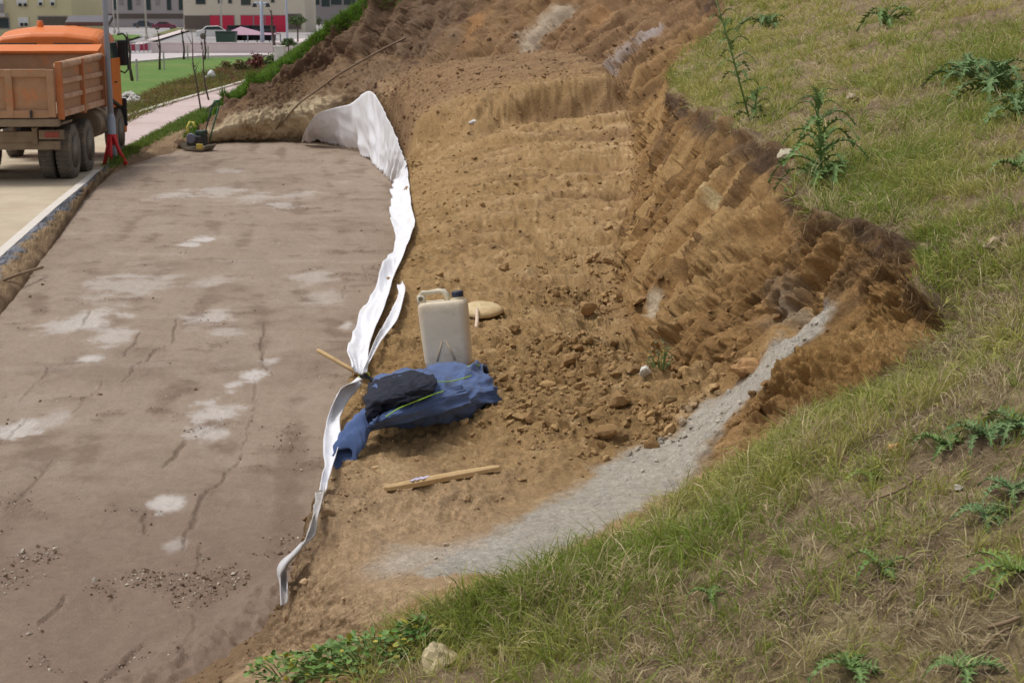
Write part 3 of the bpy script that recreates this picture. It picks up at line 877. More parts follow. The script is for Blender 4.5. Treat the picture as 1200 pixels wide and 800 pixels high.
# verge grass along the pavement
k = np.where((grassy > .5) & (Wm < .6) & (Wm > 0))[0]
vi = rng.choice(k, 1500)
vn = np.tile((0, 0, 1.), (1500, 1))
vV, vQ, vT, vC = blades(1500, 6, VP[vi] + rng.normal(0, .05, (1500, 3)) * (1, 1, 0), vn, np.zeros((1500, 3)), np.full(1500, .13), np.full(1500, .014), np.tile(np.array(lin(104, 124, 50)), (1500, 1)), np.full(1500, .08), rng)
tag(link('verge_grass_blades', np_mesh('verge_grass', vV, vQ, vT, smooth=False, col=vC), grass_m), 'short green grass on the verge beside the pink pavement', 'grass', kind='stuff')

# dry straw lying on the slope
NSW = 30000
sw_w = turf * inview * cell ** .45 * np.clip(.3 + .8 * np.clip(-patch3, 0, 1) + 1.6 * bare + .9 * np.clip(-patch, 0, 1), 0, 2) * (sv < 16)
si = rng.choice(len(P), NSW, p=sw_w / sw_w.sum())
sb = P[si] + rng.normal(0, .02, (NSW, 3)) * (1, 1, .2) + NG[si] * .008
a = rng.uniform(0, 2 * np.pi, NSW)
t1 = np.cross(NG[si], (0, 1.0, 0)); t1 /= np.linalg.norm(t1, axis=1)[:, None]
t2 = np.cross(NG[si], t1)
dv_ = np.cos(a)[:, None] * t1 + np.sin(a)[:, None] * t2 + NG[si] * rng.normal(.05, .22, (NSW, 1))
ln = rng.uniform(.025, .11, NSW)
wd = rng.uniform(.0010, .0024, NSW) * (1 + .06 * P[si, 1])
sd = np.cross(dv_, NG[si]) * wd[:, None] / 2
m1 = sb + dv_ * (ln * .5)[:, None] + NG[si] * rng.uniform(.0, .02, (NSW, 1))
e1 = sb + dv_ * ln[:, None] + rng.normal(0, .012, (NSW, 3))
sV = np.stack([sb - sd, sb + sd, m1 + sd, m1 - sd, e1 + sd * .5, e1 - sd * .5], 1).reshape(-1, 3)
k = np.arange(NSW)[:, None] * 6
sQ = np.concatenate([k + np.array([[0, 1, 2, 3]]), k + np.array([[3, 2, 4, 5]])])
sc_ = np.where(rng.random((NSW, 1)) < .6, lin(182, 166, 134), lin(120, 100, 78)) * rng.uniform(.6, 1.15, (NSW, 1))
tag(link('dry_straw', np_mesh('dry_straw', sV, sQ, smooth=False, col=np.repeat(sc_, 6, 0)), grass_m), 'dry straw and dead stems strewn over the slope', 'straw', kind='stuff')

# clods of broken earth
def ico(sub, seed, flat=.75):
    import bmesh
    bm = bmesh.new()
    bmesh.ops.create_icosphere(bm, subdivisions=sub, radius=1)
    V = np.array([v.co[:] for v in bm.verts]); F = np.array([[v.index for v in f.verts] for f in bm.faces])
    bm.free()
    r = np.random.default_rng(seed)
    for _ in range(9):                                   # cut planes make flat broken faces
        n = r.normal(size=3); n /= np.linalg.norm(n)
        d = r.uniform(.42, .75)
        o_ = V @ n - d
        V = V - np.where(o_ > 0, o_, 0)[:, None] * n
    V = V * (r.uniform(.8, 1.25), r.uniform(.8, 1.2), flat) + r.normal(0, .05, V.shape)
    return V, F
def scatter(shapes, pos, nrm, size, col, rng, sink=.3):
    Vs, Fs, Cs, off = [], [], [], 0
    for i in range(len(pos)):
        V, F = shapes[rng.integers(len(shapes))]
        a, b_ = rng.uniform(0, 6.28, 2)
        R = np.array(Euler((rng.normal(0, .5), rng.normal(0, .5), a)).to_matrix())
        Vs.append((V * size[i]) @ R.T + pos[i] + nrm[i] * size[i] * (.75 - sink * 1.5))
        Fs.append(F + off); off += len(V)
        Cs.append(np.tile(col[i], (len(V), 1)))
    return np.concatenate(Vs), np.concatenate(Fs), np.concatenate(Cs)
big_sh = [ico(2, 100 + k) for k in range(10)]
small_sh = [ico(1, 200 + k) for k in range(10)]
pile = np.zeros(len(P0))
for q, r in (((720, 420), .7), ((660, 460), .7), ((700, 490), .55), ((640, 400), .6), ((610, 430), .5), ((690, 350), .7), ((760, 500), .45), ((730, 300), .8), ((830, 440), .3)):
    pile = np.maximum(pile, 1 - sstep(np.linalg.norm(P0 - np.array(surf(*q)), axis=1), r * .3, r * 1.15))
cw = inview * (soil * sstep(sv, 2.4, 3.5) * (.26 + pile * 1.3) * (1 - .75 * smooth_zone) * (1 - .6 * ramp) + .30 * cl * (tv < 4.6)) * cell ** .62 * (sv < 18) * (tv > 1.05) + inview * .5 * (sv > 1.9) * (sv < 4.6) * (tv > .15) * (tv < 1.4) * cell ** .62
NC = 8200
ci = rng.choice(len(P), NC, p=cw / cw.sum())
cs = np.exp(rng.normal(math.log(.0105), .55, NC)) * (1 + .6 * pile[ci]) * (1 + .03 * np.clip(P[ci, 1] - 8, 0, 20))
cs = np.clip(cs * .85, .004, .055)
ccol = C[ci] * rng.uniform(.9, 1.25, (NC, 1)) + .01
order = np.argsort(-cs)
bigk, smallk = order[:700], order[700:]
clod_m = material('clay_clod', attr=True, rough=.95, vary=.22, scale=40, bump=.006, bump_scale=120, spec=.15)
v1, f1_, c1 = scatter(big_sh, P[ci][bigk], NG[ci][bigk], cs[bigk], ccol[bigk], rng)
v2, f2_, c2 = scatter(small_sh, P[ci][smallk], NG[ci][smallk], cs[smallk], ccol[smallk], rng)
tag(link('loose_earth', np_mesh('loose_earth', np.concatenate([v1, v2]), None, np.concatenate([f1_, f2_ + len(v1)]), smooth=False, col=np.concatenate([c1, c2])), clod_m),
    'loose crumbs of ochre earth over the terrace and cliff foot', 'earth', kind='stuff')
# the largest lumps one can pick out
LUMPS = [(690, 362, .085, 'large clay lump right of the scoop, uppermost of the rubble'), (665, 425, .075, 'flat sided clay lump in the middle of the rubble pile'),
         (730, 470, .075, 'clay lump just left of the mossy streak at the cliff foot'), (622, 490, .05, 'clay lump right of the jacket hem, lowest in the rubble'),
         (710, 505, .065, 'clay lump at the lower right corner of the rubble near the ramp'), (600, 385, .055, 'clay lump directly below the scoop handle'),
         (760, 520, .05, 'clay lump touching the upper edge of the grey ramp'), (745, 355, .065, 'clay lump lodged against the cliff beside the pale streak')]
lump_mesh = []
for k, (V, F) in enumerate(big_sh[:5]):
    lump_mesh.append(np_mesh('soil_clod', V, None, F, smooth=False, col=np.tile(np.array(lin(172, 138, 96)), (len(V), 1))))
    lump_mesh[-1].materials.append(clod_m)
for i, (x, y, s, lab) in enumerate(LUMPS):
    p = surf(x, y)
    o = link('soil_clod', lump_mesh[i % 5])
    o.location = p + Vector((0, 0, s * .35)); o.scale = (s,) * 3
    o.rotation_euler = (rng.normal(0, .4), rng.normal(0, .4), rng.uniform(0, 6.28))
    tag(o, lab, 'clod', 'clay lumps below the cliff')

# pebbles in the mud
NPB = 2600
pk = np.where((crumb > .06) | (groove > .2))[0]
w_ = (my[pk] > 160) * (my[pk] < 820) * (mx[pk] > -20) * M[pk, 1] ** -.6 * (1 + 3 * (my[pk] > 620))
pi_ = rng.choice(pk, NPB, p=w_ / w_.sum())
ps = np.exp(rng.normal(math.log(.006), .5, NPB))
pc_ = np.where(rng.random((NPB, 1)) < .3, lin(206, 196, 180), lin(134, 114, 97)) * rng.uniform(.8, 1.1, (NPB, 1))
v1, f1_, c1 = scatter(small_sh, M[pi_] + rng.normal(0, .03, (NPB, 3)) * (1, 1, 0), np.tile((0, 0, 1.), (NPB, 1)), ps, pc_, rng)
tag(link('pebbles', np_mesh('pebbles', v1, None, f1_, smooth=False, col=c1), clod_m), 'small pale pebbles and crumbs pressed into the mud', 'pebbles', kind='stuff')

# tall weeds on the rough strip beside the pavement
NR_ = 2600
ra, rb_ = rng.random(NR_), rng.random(NR_)
A_ = np.array([list(Z(140, 147, .0)), list(Z(200, 122, .0)), list(Z(290, 97, .0)), list(Z(350, 80, .0))])
B_ = np.array([list(Z(140, 128, .0)), list(Z(200, 100, .0)), list(Z(262, 81, .0)), list(Z(345, 70, 0))])
tt = np.linspace(0, 1, 4)
pa = np.stack([np.interp(ra, tt, A_[:, i]) for i in range(3)], 1); pb2 = np.stack([np.interp(ra, tt, B_[:, i]) for i in range(3)], 1)
rp = pa + (pb2 - pa) * rb_[:, None]
rk = fbm(rp, .25, 2, .5, 95.)
rcol = np.array(lin(134, 122, 70)) + (np.array(lin(104, 112, 56)) - np.array(lin(134, 122, 70))) * np.clip(.5 + 1.5 * rk, 0, 1)[:, None]
rcol = np.where((rng.random(NR_) < .12 + .25 * (ra > .6))[:, None], lin(128, 84, 76), rcol)
wV, wQ, wT, wC = blades(NR_, 6, rp, np.tile((0, 0, 1.), (NR_, 1)), np.zeros((NR_, 3)), .22 + .35 * np.clip(ra - .45, 0, 1) + .1 * rng.random(NR_), np.full(NR_, .03), rcol, np.full(NR_, .25), rng)
tag(link('rough_weeds', np_mesh('rough_weeds', wV, wQ, wT, smooth=False, col=wC), grass_m), 'brownish green tall weeds on the strip beside the pavement', 'weeds', kind='stuff')

# ------------------------------------------------------------------ white geotextile along the bank
cloth_m = material('white_geotextile', lin(230, 230, 235), .9, vary=.04, scale=9, color2=lin(222, 219, 216), mix_scale=2.5, mix_lo=.5, mix_hi=.75, bump=.003, bump_scale=120, spec=.2)
dusty_cloth_m = material('dusty_geotextile', lin(204, 202, 204), .9, vary=.08, scale=9, color2=lin(168, 158, 146), mix_scale=4, mix_lo=.42, mix_hi=.7, bump=.003, bump_scale=120, spec=.2)
def spline(pts, n):
    q, _ = pchip(np.array([list(p) for p in pts]), [max(2, n // (len(pts) - 1))] * (len(pts) - 1))
    return q
def ribbon(name, a_pts, b_pts, n, m, fold, label, mat, freq=3.0, seed=0., sag=0., parent=None, pleat=0., ragged=0.):
    """a sheet between two edge curves with folds; a = lower/outer edge, b = upper/inner edge"""
    A, B = spline(a_pts, n), spline(b_pts, n)
    n = min(len(A), len(B))
    A, B = A[:n], B[:n]
    w = np.linspace(0, 1, m)
    S = A[:, None, :] + (B - A)[:, None, :] * w[None, :, None]
    L_ = np.concatenate([[0], np.cumsum(np.linalg.norm(np.diff(B, axis=0), axis=1))])
    Q = S.reshape(-1, 3)
    nr = grid_normals(S).reshape(-1, 3)
    ww = np.repeat(w[None], n, 0).ravel()
    ll = np.repeat(L_[:, None], m, 1).ravel()
    f = fbm(np.stack([ll * freq, ww * 1.2, ww * 0 + seed], 1), 1.0, 2, .4)
    cr = np.abs(perlin(np.stack([ll * freq * 1.1 + ww * 1.5, ww * 2 - ll, ww * 0 + seed + 5], 1)))
    d = fold * (f + .8 * (cr - .3)) * (1 - .7 * ww ** 2) + sag * np.sin(np.pi * ww)
    if pleat:
        d = d + pleat * np.abs(np.sin(ll * freq * 1.9 + 1.5 * perlin(np.stack([ll * 1.1, ww * 0, ww * 0 + seed], 1)))) * (1 - ww)
    Q = Q + nr * d[:, None]
    if ragged:
        Q[:, 2] += ragged * perlin(np.stack([ll * 9, ww * 0, ww * 0 + seed], 1)) * (1 - ww)
    o = link(name, np_mesh(name, Q, grid_quads(n, m)), mat, parent)
    md = o.modifiers.new('thickness', 'SOLIDIFY')
    md.thickness = .004
    md.offset = 0
    if label:
        tag(o, label, 'geotextile')
    return o
# the big sheet at the far corner of the platform and the strip that runs on along the edge of the bank
def sheet_top(px, py):
    p = surf(px, py)
    return at(px, py, Y=min(p.y, 37.0) - .45)
ribbon('geotextile_sheet',
       [Z(353, 168, .02), Z(375, 170, .03), Z(398, 172, .03), Z(420, 181, .03), Z(437, 194, .03), Z(448, 204, .05), Z(459, 214, .1), D(463, 226, 25.0)],
       [sheet_top(*q) for q in ((358, 152), (372, 134), (390, 127), (410, 122), (434, 107), (455, 140), (470, 176), (477, 194))],
       220, 30, .10, 'large white geotextile sheet pinned up at the far corner of the mud', cloth_m, 1.4, 3.1, pleat=.16, ragged=.09)
def edge_strip(name, lefts, rights, label, mat, fold=.03, n=120, m=12, freq=4., seed=0., sag=.04):
    inner = [surf(x, y) for x, y in rights]
    outer = [at(x, y, Y=p.y - .12) for (x, y), p in zip(lefts, inner)]
    rights = [p + Vector((-.02, -.04, .06)) for p in inner]
    lefts = outer
    return ribbon(name, lefts, rights, n, m, fold, label, mat, freq, seed, sag)
edge_strip('geotextile_strip',
           [(462, 212), (457, 250), (463, 285), (446, 320), (425, 362), (409, 405), (412, 432)],
           [(474, 190), (482, 240), (487, 274), (470, 318), (456, 352), (440, 402), (436, 442)],
           'long twisted white geotextile strip draped along the bank edge', cloth_m, .08, 160, 16, .9, 8.)
edge_strip('geotextile_strip',
           [(466, 334), (466, 348), (454, 372), (438, 402), (428, 428), (424, 438)],
           [(474, 333), (480, 345), (470, 374), (449, 408), (436, 432), (432, 440)],
           'narrow white geotextile flap curling up left of the jerrycan', cloth_m, .02, 60, 8, 5., 12., .02)
edge_strip('geotextile_strip',
           [(424, 444), (398, 456), (384, 490), (379, 525), (380, 548), (374, 575)],
           [(428, 456), (412, 476), (402, 496), (402, 524), (397, 548), (388, 572)],
           'white geotextile loop bulging out beside the blue sleeve', cloth_m, .02, 80, 10, 4., 15., .03)
edge_strip('geotextile_strip',
           [(370, 578), (366, 606), (360, 632), (342, 652), (328, 675), (329, 708)],
           [(386, 576), (380, 606), (374, 632), (358, 654), (342, 674), (341, 698)],
           'dirty geotextile tail hanging at the near end of the bank', dusty_cloth_m, .025, 90, 10, 6., 18., .03)

# ------------------------------------------------------------------ jerrycan
can_m = material('milky_plastic', lin(222, 208, 184), .45, vary=.06, scale=6, color2=lin(188, 166, 136), mix_scale=5, mix_lo=.48, mix_hi=.72, bump=.002, bump_scale=60, spec=.4)
rim_m = material('cream_plastic', lin(224, 216, 194), .5, vary=.05, color2=lin(196, 176, 142), mix_scale=12)
navy_m = material('navy_plastic', lin(40, 46, 66), .5, vary=.1)
can_p = surf(527, 425)
can_p.z -= .02
jc = empty('jerrycan', can_p, math.radians(-8))
jc.rotation_euler = (math.radians(-5), math.radians(-6.5), math.radians(-6))
tag(jc, 'dirty translucent white plastic jerrycan standing on the earth', 'jerrycan')
def rrect(w, d, r, n=5):
    pts = []
    for cx, cy, a0 in ((w / 2 - r, d / 2 - r, 0), (-w / 2 + r, d / 2 - r, 90), (-w / 2 + r, -d / 2 + r, 180), (w / 2 - r, -d / 2 + r, 270)):
        for k in range(n + 1):
            a = math.radians(a0 + 90 * k / n)
            pts.append((cx + r * math.cos(a), cy + r * math.sin(a)))
    return pts
b = MB()
CW, CD, CH = .27, .19, .40
levels = [(0, .90), (.015, .97), (.05, 1.0), (.12, 1.0), (.2, 1.0), (.28, 1.0), (.345, 1.0), (.375, .985), (.392, .93), (.398, .86)]
nr_ = len(rrect(1, 1, .1))
V, F = [], []
for h, s_ in levels:
    for x, y in rrect(CW * s_ * (1 + .08 * h / CH), CD * s_, .04):
        V.append((x, y, h))
for i in range(len(levels) - 1):
    for k in range(nr_):
        F.append((i * nr_ + k, i * nr_ + (k + 1) % nr_, (i + 1) * nr_ + (k + 1) % nr_, (i + 1) * nr_ + k))
F.append(tuple(range(nr_ - 1, -1, -1))); F.append(tuple(range((len(levels) - 1) * nr_, len(levels) * nr_)))
b.add(V, F)
b.build('body', can_m, jc, smooth=True)
rib_m = material('rib_plastic', lin(196, 176, 148), .6)
for sx in (-1, 1):                                           # moulded V ribs on the front
    MB().tube([(sx * .012, -CD / 2 - .001, .165), (sx * .055, -CD / 2 - .001, .05)], [.004, .007], 6).build('rib', rib_m, jc, smooth=True)
h_ = MB()
h_.tube([(-.135, 0, .385), (-.135, 0, .43), (-.115, 0, .452), (-.02, 0, .458), (.015, 0, .452), (.03, 0, .43), (.03, 0, .385)], .018, 8)
h_.box((-.125, 0, .412), (.045, .045, .06))
h_.build('handle', rim_m, jc, smooth=True)
MB().lathe([(.014, 0), (.014, .004), (.006, .005)], 12, 'y', (-.125, -.028, .422)).build('boss', material('dark_hole', lin(120, 110, 96), .7), jc)
sp = MB().lathe([(.036, .39), (.034, .415), (.030, .416)], 18, 'z', (.095, 0, 0)).build('spout', rim_m, jc, smooth=False)
cp_ = MB().lathe([(.034, .412), (.036, .418), (.036, .442), (.031, .448)], 18, 'z', (.095, 0, 0)).build('cap', navy_m, jc, smooth=False)

# pale round scoop that leans behind the can
scoop_m = material('pale_dusty_wood', lin(206, 184, 142), .7, vary=.08, scale=14, color2=lin(184, 152, 104), mix_scale=9)
sp0 = surf(566, 366)
sc = empty('scoop', sp0)
tag(sc, 'pale round scoop with a curved handle lying behind the jerrycan', 'scoop')
bowl = MB()
V, F = [], []
NR, NA = 7, 26
for i in range(NR + 1):
    for k in range(NA):
        a = 2 * math.pi * k / NA
        r = i / NR
        V.append((.135 * r * math.cos(a) * (1 + .22 * max(0, math.cos(a)) ** 2), .15 * r * math.sin(a), .05 + .028 * (1 - r * r) - (.018 if r > .9 else 0)))
for i in range(NR):
    for k in range(NA):
        F.append((i * NA + k, i * NA + (k + 1) % NA, (i + 1) * NA + (k + 1) % NA, (i + 1) * NA + k))
bowl.add(V, F)
bo = bowl.build('blade', scoop_m, sc, smooth=True)
md = bo.modifiers.new('thickness', 'SOLIDIFY'); md.thickness = .008
bo.rotation_euler = (math.radians(10), 0, 0)
hp0, hp1, hp2 = at(559, 362, Y=sp0.y - .1) - sp0, at(559, 376, Y=sp0.y - .28) - sp0, at(553, 393, Y=sp0.y - .48) - sp0
hm_ = at(558, 384, Y=sp0.y - .38) - sp0
MB().tube([hp0, hp1, hm_, hp2], [.012, .013, .014, .013], 8).build('handle', material('pale_handle', lin(214, 190, 166), .6), sc, smooth=True)

# ------------------------------------------------------------------ work jacket
blue_m = material('blue_work_cloth', lin(82, 103, 148), .9, vary=.16, scale=14, color2=lin(64, 82, 120), mix_scale=7, bump=.0016, bump_scale=420, spec=.2, sheen=.15)
dark_m = material('black_navy_cloth', lin(36, 39, 52), .85, vary=.15, scale=14, bump=.0016, bump_scale=420, spec=.25)
lime_m = material('lime_piping', lin(158, 204, 74), .6, vary=.05)
jk_c = surf(500, 500)
jk = empty('work_jacket', jk_c)
tag(jk, 'crumpled blue and black work jacket with lime piping on the bank edge', 'jacket')
JZ = jk_c.z
def jpt(px, py, h):
    """a point of the jacket at a height h above the ground it lies on"""
    return at(px, py, z=JZ + h)
def cloth_patch(name, rows, mat, nu_, nv_, fold, freq, seed, thick=.012, closed=False):
    """rows of points, swept smooth, with folds that run along the rows"""
    A = np.array([[list(jpt(*q)) for q in r] for r in rows])
    A, _ = pchip(A, [nu_] * (len(rows) - 1))
    A, _ = pchip(A.transpose(1, 0, 2), [nv_] * (A.shape[1] - 1))
    A = A.transpose(1, 0, 2)
    n, m = A.shape[:2]
    nr = grid_normals(A).reshape(-1, 3)
    Q = A.reshape(-1, 3) - np.array(jk_c)
    uu = np.repeat(np.linspace(0, 1, n)[:, None], m, 1).ravel()
    vv = np.repeat(np.linspace(0, 1, m)[None], n, 0).ravel()
    wp = .35 * perlin(np.stack([uu * 3, vv * 3, uu * 0 + seed], 1))
    f = 1 - np.abs(perlin(np.stack([(uu + .35 * vv * np.sin(seed) + wp * .5) * freq, vv * 2.2 + wp, uu * 0 + seed], 1))) * 2
    f2 = 1 - np.abs(perlin(np.stack([uu * freq * 2.1 - vv * 2, vv * 5 + wp * 2, uu * 0 + seed + 7], 1))) * 2
    f3 = 1 - np.abs(perlin(np.stack([uu * freq * 3.2 + vv * 5, vv * 11 + wp * 3, uu * 0 + seed + 17], 1))) * 2
    nr = np.where((nr @ np.array((0, -.5, 1)))[:, None] < 0, -nr, nr)
    Q = Q + nr * (fold * (f - .3) + fold * .5 * (f2 - .3) + fold * .22 * (f3 - .3))[:, None]
    o = link(name, np_mesh(name, Q, grid_quads(n, m)), mat, jk)
    md = o.modifiers.new('thickness', 'SOLIDIFY'); md.thickness = thick; md.offset = -1
    return o
# back body: a long bundled roll, seen from its open side (rows from the ground behind over the crest to the ground in front)
cloth_patch('body', [
    [(440, 452, .0), (475, 440, .0), (515, 436, .0), (552, 436, .0), (572, 440, .0)],
    [(440, 447, .10), (475, 436, .14), (515, 433, .15), (550, 430, .15), (566, 429, .12)],
    [(437, 462, .15), (475, 452, .20), (515, 447, .19), (550, 441, .17), (574, 446, .12)],
    [(432, 478, .13), (472, 472, .17), (515, 464, .17), (552, 456, .15), (580, 462, .09)],
    [(428, 492, .06), (470, 488, .11), (515, 482, .12), (553, 472, .10), (585, 471, .04)],
    [(428, 504, .0), (470, 503, .01), (512, 500, .01), (548, 490, .01), (582, 477, -.01)]], blue_m, 24, 36, .034, 3.2, 3.3)
cloth_patch('lining', [
    [(434, 452, 0.130), (452, 442, 0.190), (480, 437, 0.220), (508, 441, 0.220)],
    [(429, 466, 0.170), (448, 456, 0.240), (474, 450, 0.265), (512, 449, 0.245)],
    [(428, 482, 0.160), (446, 470, 0.220), (470, 463, 0.255), (508, 457, 0.235)],
    [(432, 498, 0.090), (450, 482, 0.160), (474, 472, 0.220), (500, 464, 0.215)]], dark_m, 20, 26, .018, 2.6, 9.1)
cloth_patch('front_flap', [
    [(438, 494, .12), (466, 478, .19), (500, 464, .20), (540, 452, .185)],
    [(432, 500, .09), (466, 486, .165), (503, 472, .18), (545, 458, .165)],
    [(432, 507, .03), (470, 497, .10), (508, 486, .12), (552, 472, .11)]], blue_m, 16, 26, .012, 2.2, 14.2)
def jtube(name, pts, r, mat, par):
    q = spline([jpt(*p) - jk_c for p in pts], 40)
    return MB().tube(q, r, 6).build(name, mat, par, smooth=True)
jtube('piping', [(452, 488, .17), (470, 477, .205), (490, 469, .22), (505, 463, .222), (520, 458, .215)], .003, lime_m, jk)
jtube('piping', [(486, 446, .235), (505, 447, .238), (525, 447, .232), (540, 444, .222), (552, 440, .21)], .003, lime_m, jk)
jtube('piping', [(542, 434, .175), (548, 430, .175), (556, 427, .165), (562, 428, .15)], .0035, lime_m, jk)
# the sleeve that hangs down to the left
sl = [jpt(434, 488, .10), jpt(424, 498, .08), jpt(414, 512, .04), jpt(407, 525, .0), jpt(403, 540, -.05)]
sp_ = spline(sl, 40)
V, F = [], []
rr = np.interp(np.linspace(0, 1, len(sp_)), [0, .3, .8, 1], [.058, .064, .072, .066])
for i, p in enumerate(sp_):
    for k in range(28):
        a = 2 * math.pi * k / 28
        r = rr[i] * (1 + .16 * math.sin(3 * a + i * .25) * math.sin(i * .5 + a) + .06 * math.sin(5 * a - i * .4))
        V.append(Vector(p) - jk_c + Vector((math.cos(a) * r * .85, .55 * math.sin(a) * r, .75 * math.sin(a) * r)))
n = len(sp_)
for i in range(n - 1):
    for k in range(28):
        F.append((i * 28 + k, i * 28 + (k + 1) % 28, (i + 1) * 28 + (k + 1) % 28, (i + 1) * 28 + k))
so = MB().add(V, F).build('sleeve', blue_m, jk, smooth=True)
md = so.modifiers.new('thickness', 'SOLIDIFY'); md.thickness = .006; md.offset = -1

# hammer handle that sticks out from under the jacket
stick_m = material('worn_handle_wood', lin(190, 160, 112), .7, vary=.12, scale=8, color2=lin(160, 126, 82), mix_scale=5)
h0, h1 = at(372, 410, Y=9.25), at(441, 449, Y=8.85)
hk = empty('hammer', h1)
tag(hk, 'wooden handled hammer poking out over the mud beside the jacket', 'hammer')
q = [(h0 + (h1 - h0) * t) - h1 for t in (0, .03, .5, .78)]
MB().tube(q, [.010, .014, .013, .013], 10).build('handle', stick_m, hk, smooth=True)
q = [(h0 + (h1 - h0) * t) - h1 for t in (.76, .85, 1.12)]
MB().tube(q, [.016, .019, .020], 10).build('grip', material('black_rubber', lin(40, 40, 42), .7), hk, smooth=True)
yb = MB()
ax = (h1 - h0).normalized()
for k in range(16):
    pass
ring = [(h0 + (h1 - h0) * .80) - h1 + Vector((math.cos(a) * .030, math.sin(a) * .012, math.sin(a) * .030)) for a in np.linspace(0, 2 * math.pi, 17)]
yb.tube(ring, .006, 6, cap=False).build('band', material('yellow_green_band', lin(216, 224, 92), .5), hk, smooth=True)

# split plank
plank_m = material('raw_split_wood', lin(206, 174, 126), .75, vary=.14, scale=5, color2=lin(176, 138, 90), mix_scale=3, bump=.003, bump_scale=60)
pl0, pl1 = surf(446, 577), surf(583, 549)
pl0.z += .018; pl1.z += .022
pk_ = empty('plank', (pl0 + pl1) / 2)
tag(pk_, 'pale split wooden stake lying on the trodden earth', 'plank')
dx_ = (pl1 - pl0)
Ln = dx_.length
xa = dx_.normalized()
ya = Vector((0, 0, 1)).cross(xa).normalized()
za = xa.cross(ya)
V, F = [], []
secs = [(-.5, .006, .012), (-.46, .020, .016), (-.2, .032, .02), (.1, .030, .02), (.3, .026, .018), (.42, .024, .016), (.49, .018, .012), (.5, .014, .01)]
prof = [(-1, -.6), (-.9, .5), (-.3, 1), (.4, .8), (1, .3), (.95, -.6)]
for t, w, h in secs:
    for y, z in prof:
        V.append(xa * t * Ln + ya * y * w + za * z * h)
m = len(prof)
for i in range(len(secs) - 1):
    for k in range(m):
        F.append((i * m + k, i * m + (k + 1) % m, (i + 1) * m + (k + 1) % m, (i + 1) * m + k))
F.append(tuple(range(m))); F.append(tuple(range((len(secs) - 1) * m, len(secs) * m)))
MB().add(V, F).build('board', plank_m, pk_, bevel=.002)
mk = MB()
for t in (-.24, -.20, -.15):
    mk.box(xa * t * Ln + za * .0195 - ya * .006, (.05, .016, .002), Matrix((xa, ya, za)).transposed() @ Matrix.Rotation(.5, 3, 'Z'))
mk.build('paint_mark', material('lilac_paint', lin(206, 196, 222), .6), pk_)

# ------------------------------------------------------------------ stones one can pick out
def stone(px, py, s, col, label, flat=.6, seed=0, name='stone'):
    V, F = ico(3, 300 + seed, flat)
    V = V * (1 + .10 * fbm(V, 2.2, 2, .5, seed * 3.1))[:, None]
    p = surf(px, py)
    o = link(name, np_mesh(name, V * s, None, F, smooth=False), material('stone_' + name, lin(*col), .9, vary=.2, scale=30 , color2=tuple(c * .75 for c in lin(*col)), mix_scale=12, bump=.004, bump_scale=90))
    o.location = p + Vector((0, 0, s * .25))
    o.rotation_euler = (0.2, -.1, seed * 1.7)
    return tag(o, label, 'stone')
stone(1050, 527, .038, (200, 158, 104), 'orange stone on straw left of the trailing thistle', .6, 1)
stone(516, 779, .06, (206, 190, 152), 'large pale cream rock among weeds at the bottom edge', 1.25, 2)
stone(598, 686, .026, (222, 214, 200), 'small white stone where grass meets the grey sand', .7, 3)
stone(783, 603, .024, (222, 214, 190), 'flat white chip in the grass below the grey ramp', .5, 4)
stone(872, 434, .10, (176, 136, 92), 'chunk of ochre clay resting on the grey ramp', .55, 5)
stone(1163, 284, .055, (196, 176, 146), 'pale stone at the right turf edge', .6, 6)
stone(920, 178, .06, (206, 196, 170), 'whitish stone beside the big thistle', .8, 7)
stone(999, 116, .06, (176, 160, 134), 'grey stone in the upper grass above the big thistle', .8, 8)
stone(1122, 570, .02, (214, 208, 200), 'small white pebble stone between the thistle runners', .6, 9)
stone(753, 437, .05, (210, 206, 196), 'whitish lump at the foot of the mossy cliff streak', .8, 10)
stone(551, 145, .055, (214, 208, 206), 'white stone on the far bench of the terrace', .7, 11)

# ------------------------------------------------------------------ thistles and weeds
def leaf_mesh(name, L, wid, lobes, droop, col, seed, tipcol=None, lift=.45):
    """a pinnate spiny leaf along +x: midrib with toothed lobes, arching"""
    r = random.Random(seed)
    n = lobes * 2 + 1
    V, F, Cc = [], [], []
    def mid(t):
        return Vector((L * t * (1 - .18 * droop * t), .03 * L * math.sin(3 * t + seed), L * (lift * t - (lift + .35 * droop) * t * t * t)))
    for i in range(n + 1):
        t = i / n
        p = mid(t)
        V.append(p + Vector((0, 0, -.012 * L))); Cc.append(tipcol or col)
    for side in (-1, 1):
        for i in range(n):
            t0, t1 = i / n, (i + 1) / n
            env = math.sin(math.pi * min(1, .12 + .88 * t0) ** .8) ** .7
            w = wid * L * env * (1.0 if i % 2 == 0 else .38) * r.uniform(.8, 1.2)
            tm = (t0 + t1) / 2 + .06
            tip = mid(min(1, tm)) + Vector((.03 * L, side * w, .05 * L * r.uniform(-.8, 1.2) + .25 * w))
            m0, m1 = mid(t0) + Vector((0, side * w * .55, .14 * w)), mid(t1) + Vector((0, side * w * .5, .14 * w))
            k = len(V)
            V += [m0, tip, m1]
            f = r.uniform(.75, 1.25)
            Cc += [tuple(c * f for c in col)] * 3
            F += [(i, k, k + 1), (i, k + 1, k + 2), (i, k + 2, i + 1)] if side > 0 else [(i, k + 1, k), (i, k + 2, k + 1), (i, i + 1, k + 2)]
    return np_mesh(name, np.array([list(v) for v in V]), None, np.array(F), smooth=False, col=np.array(Cc))
leaf_m = material('thistle_leaf', attr=True, rough=.75, vary=.12, scale=20, spec=.2)
stem_m = material('thistle_stem', lin(104, 132, 72), .7, vary=.15, scale=14)
TH = lin(110, 138, 74)
TH2 = lin(100, 126, 82)
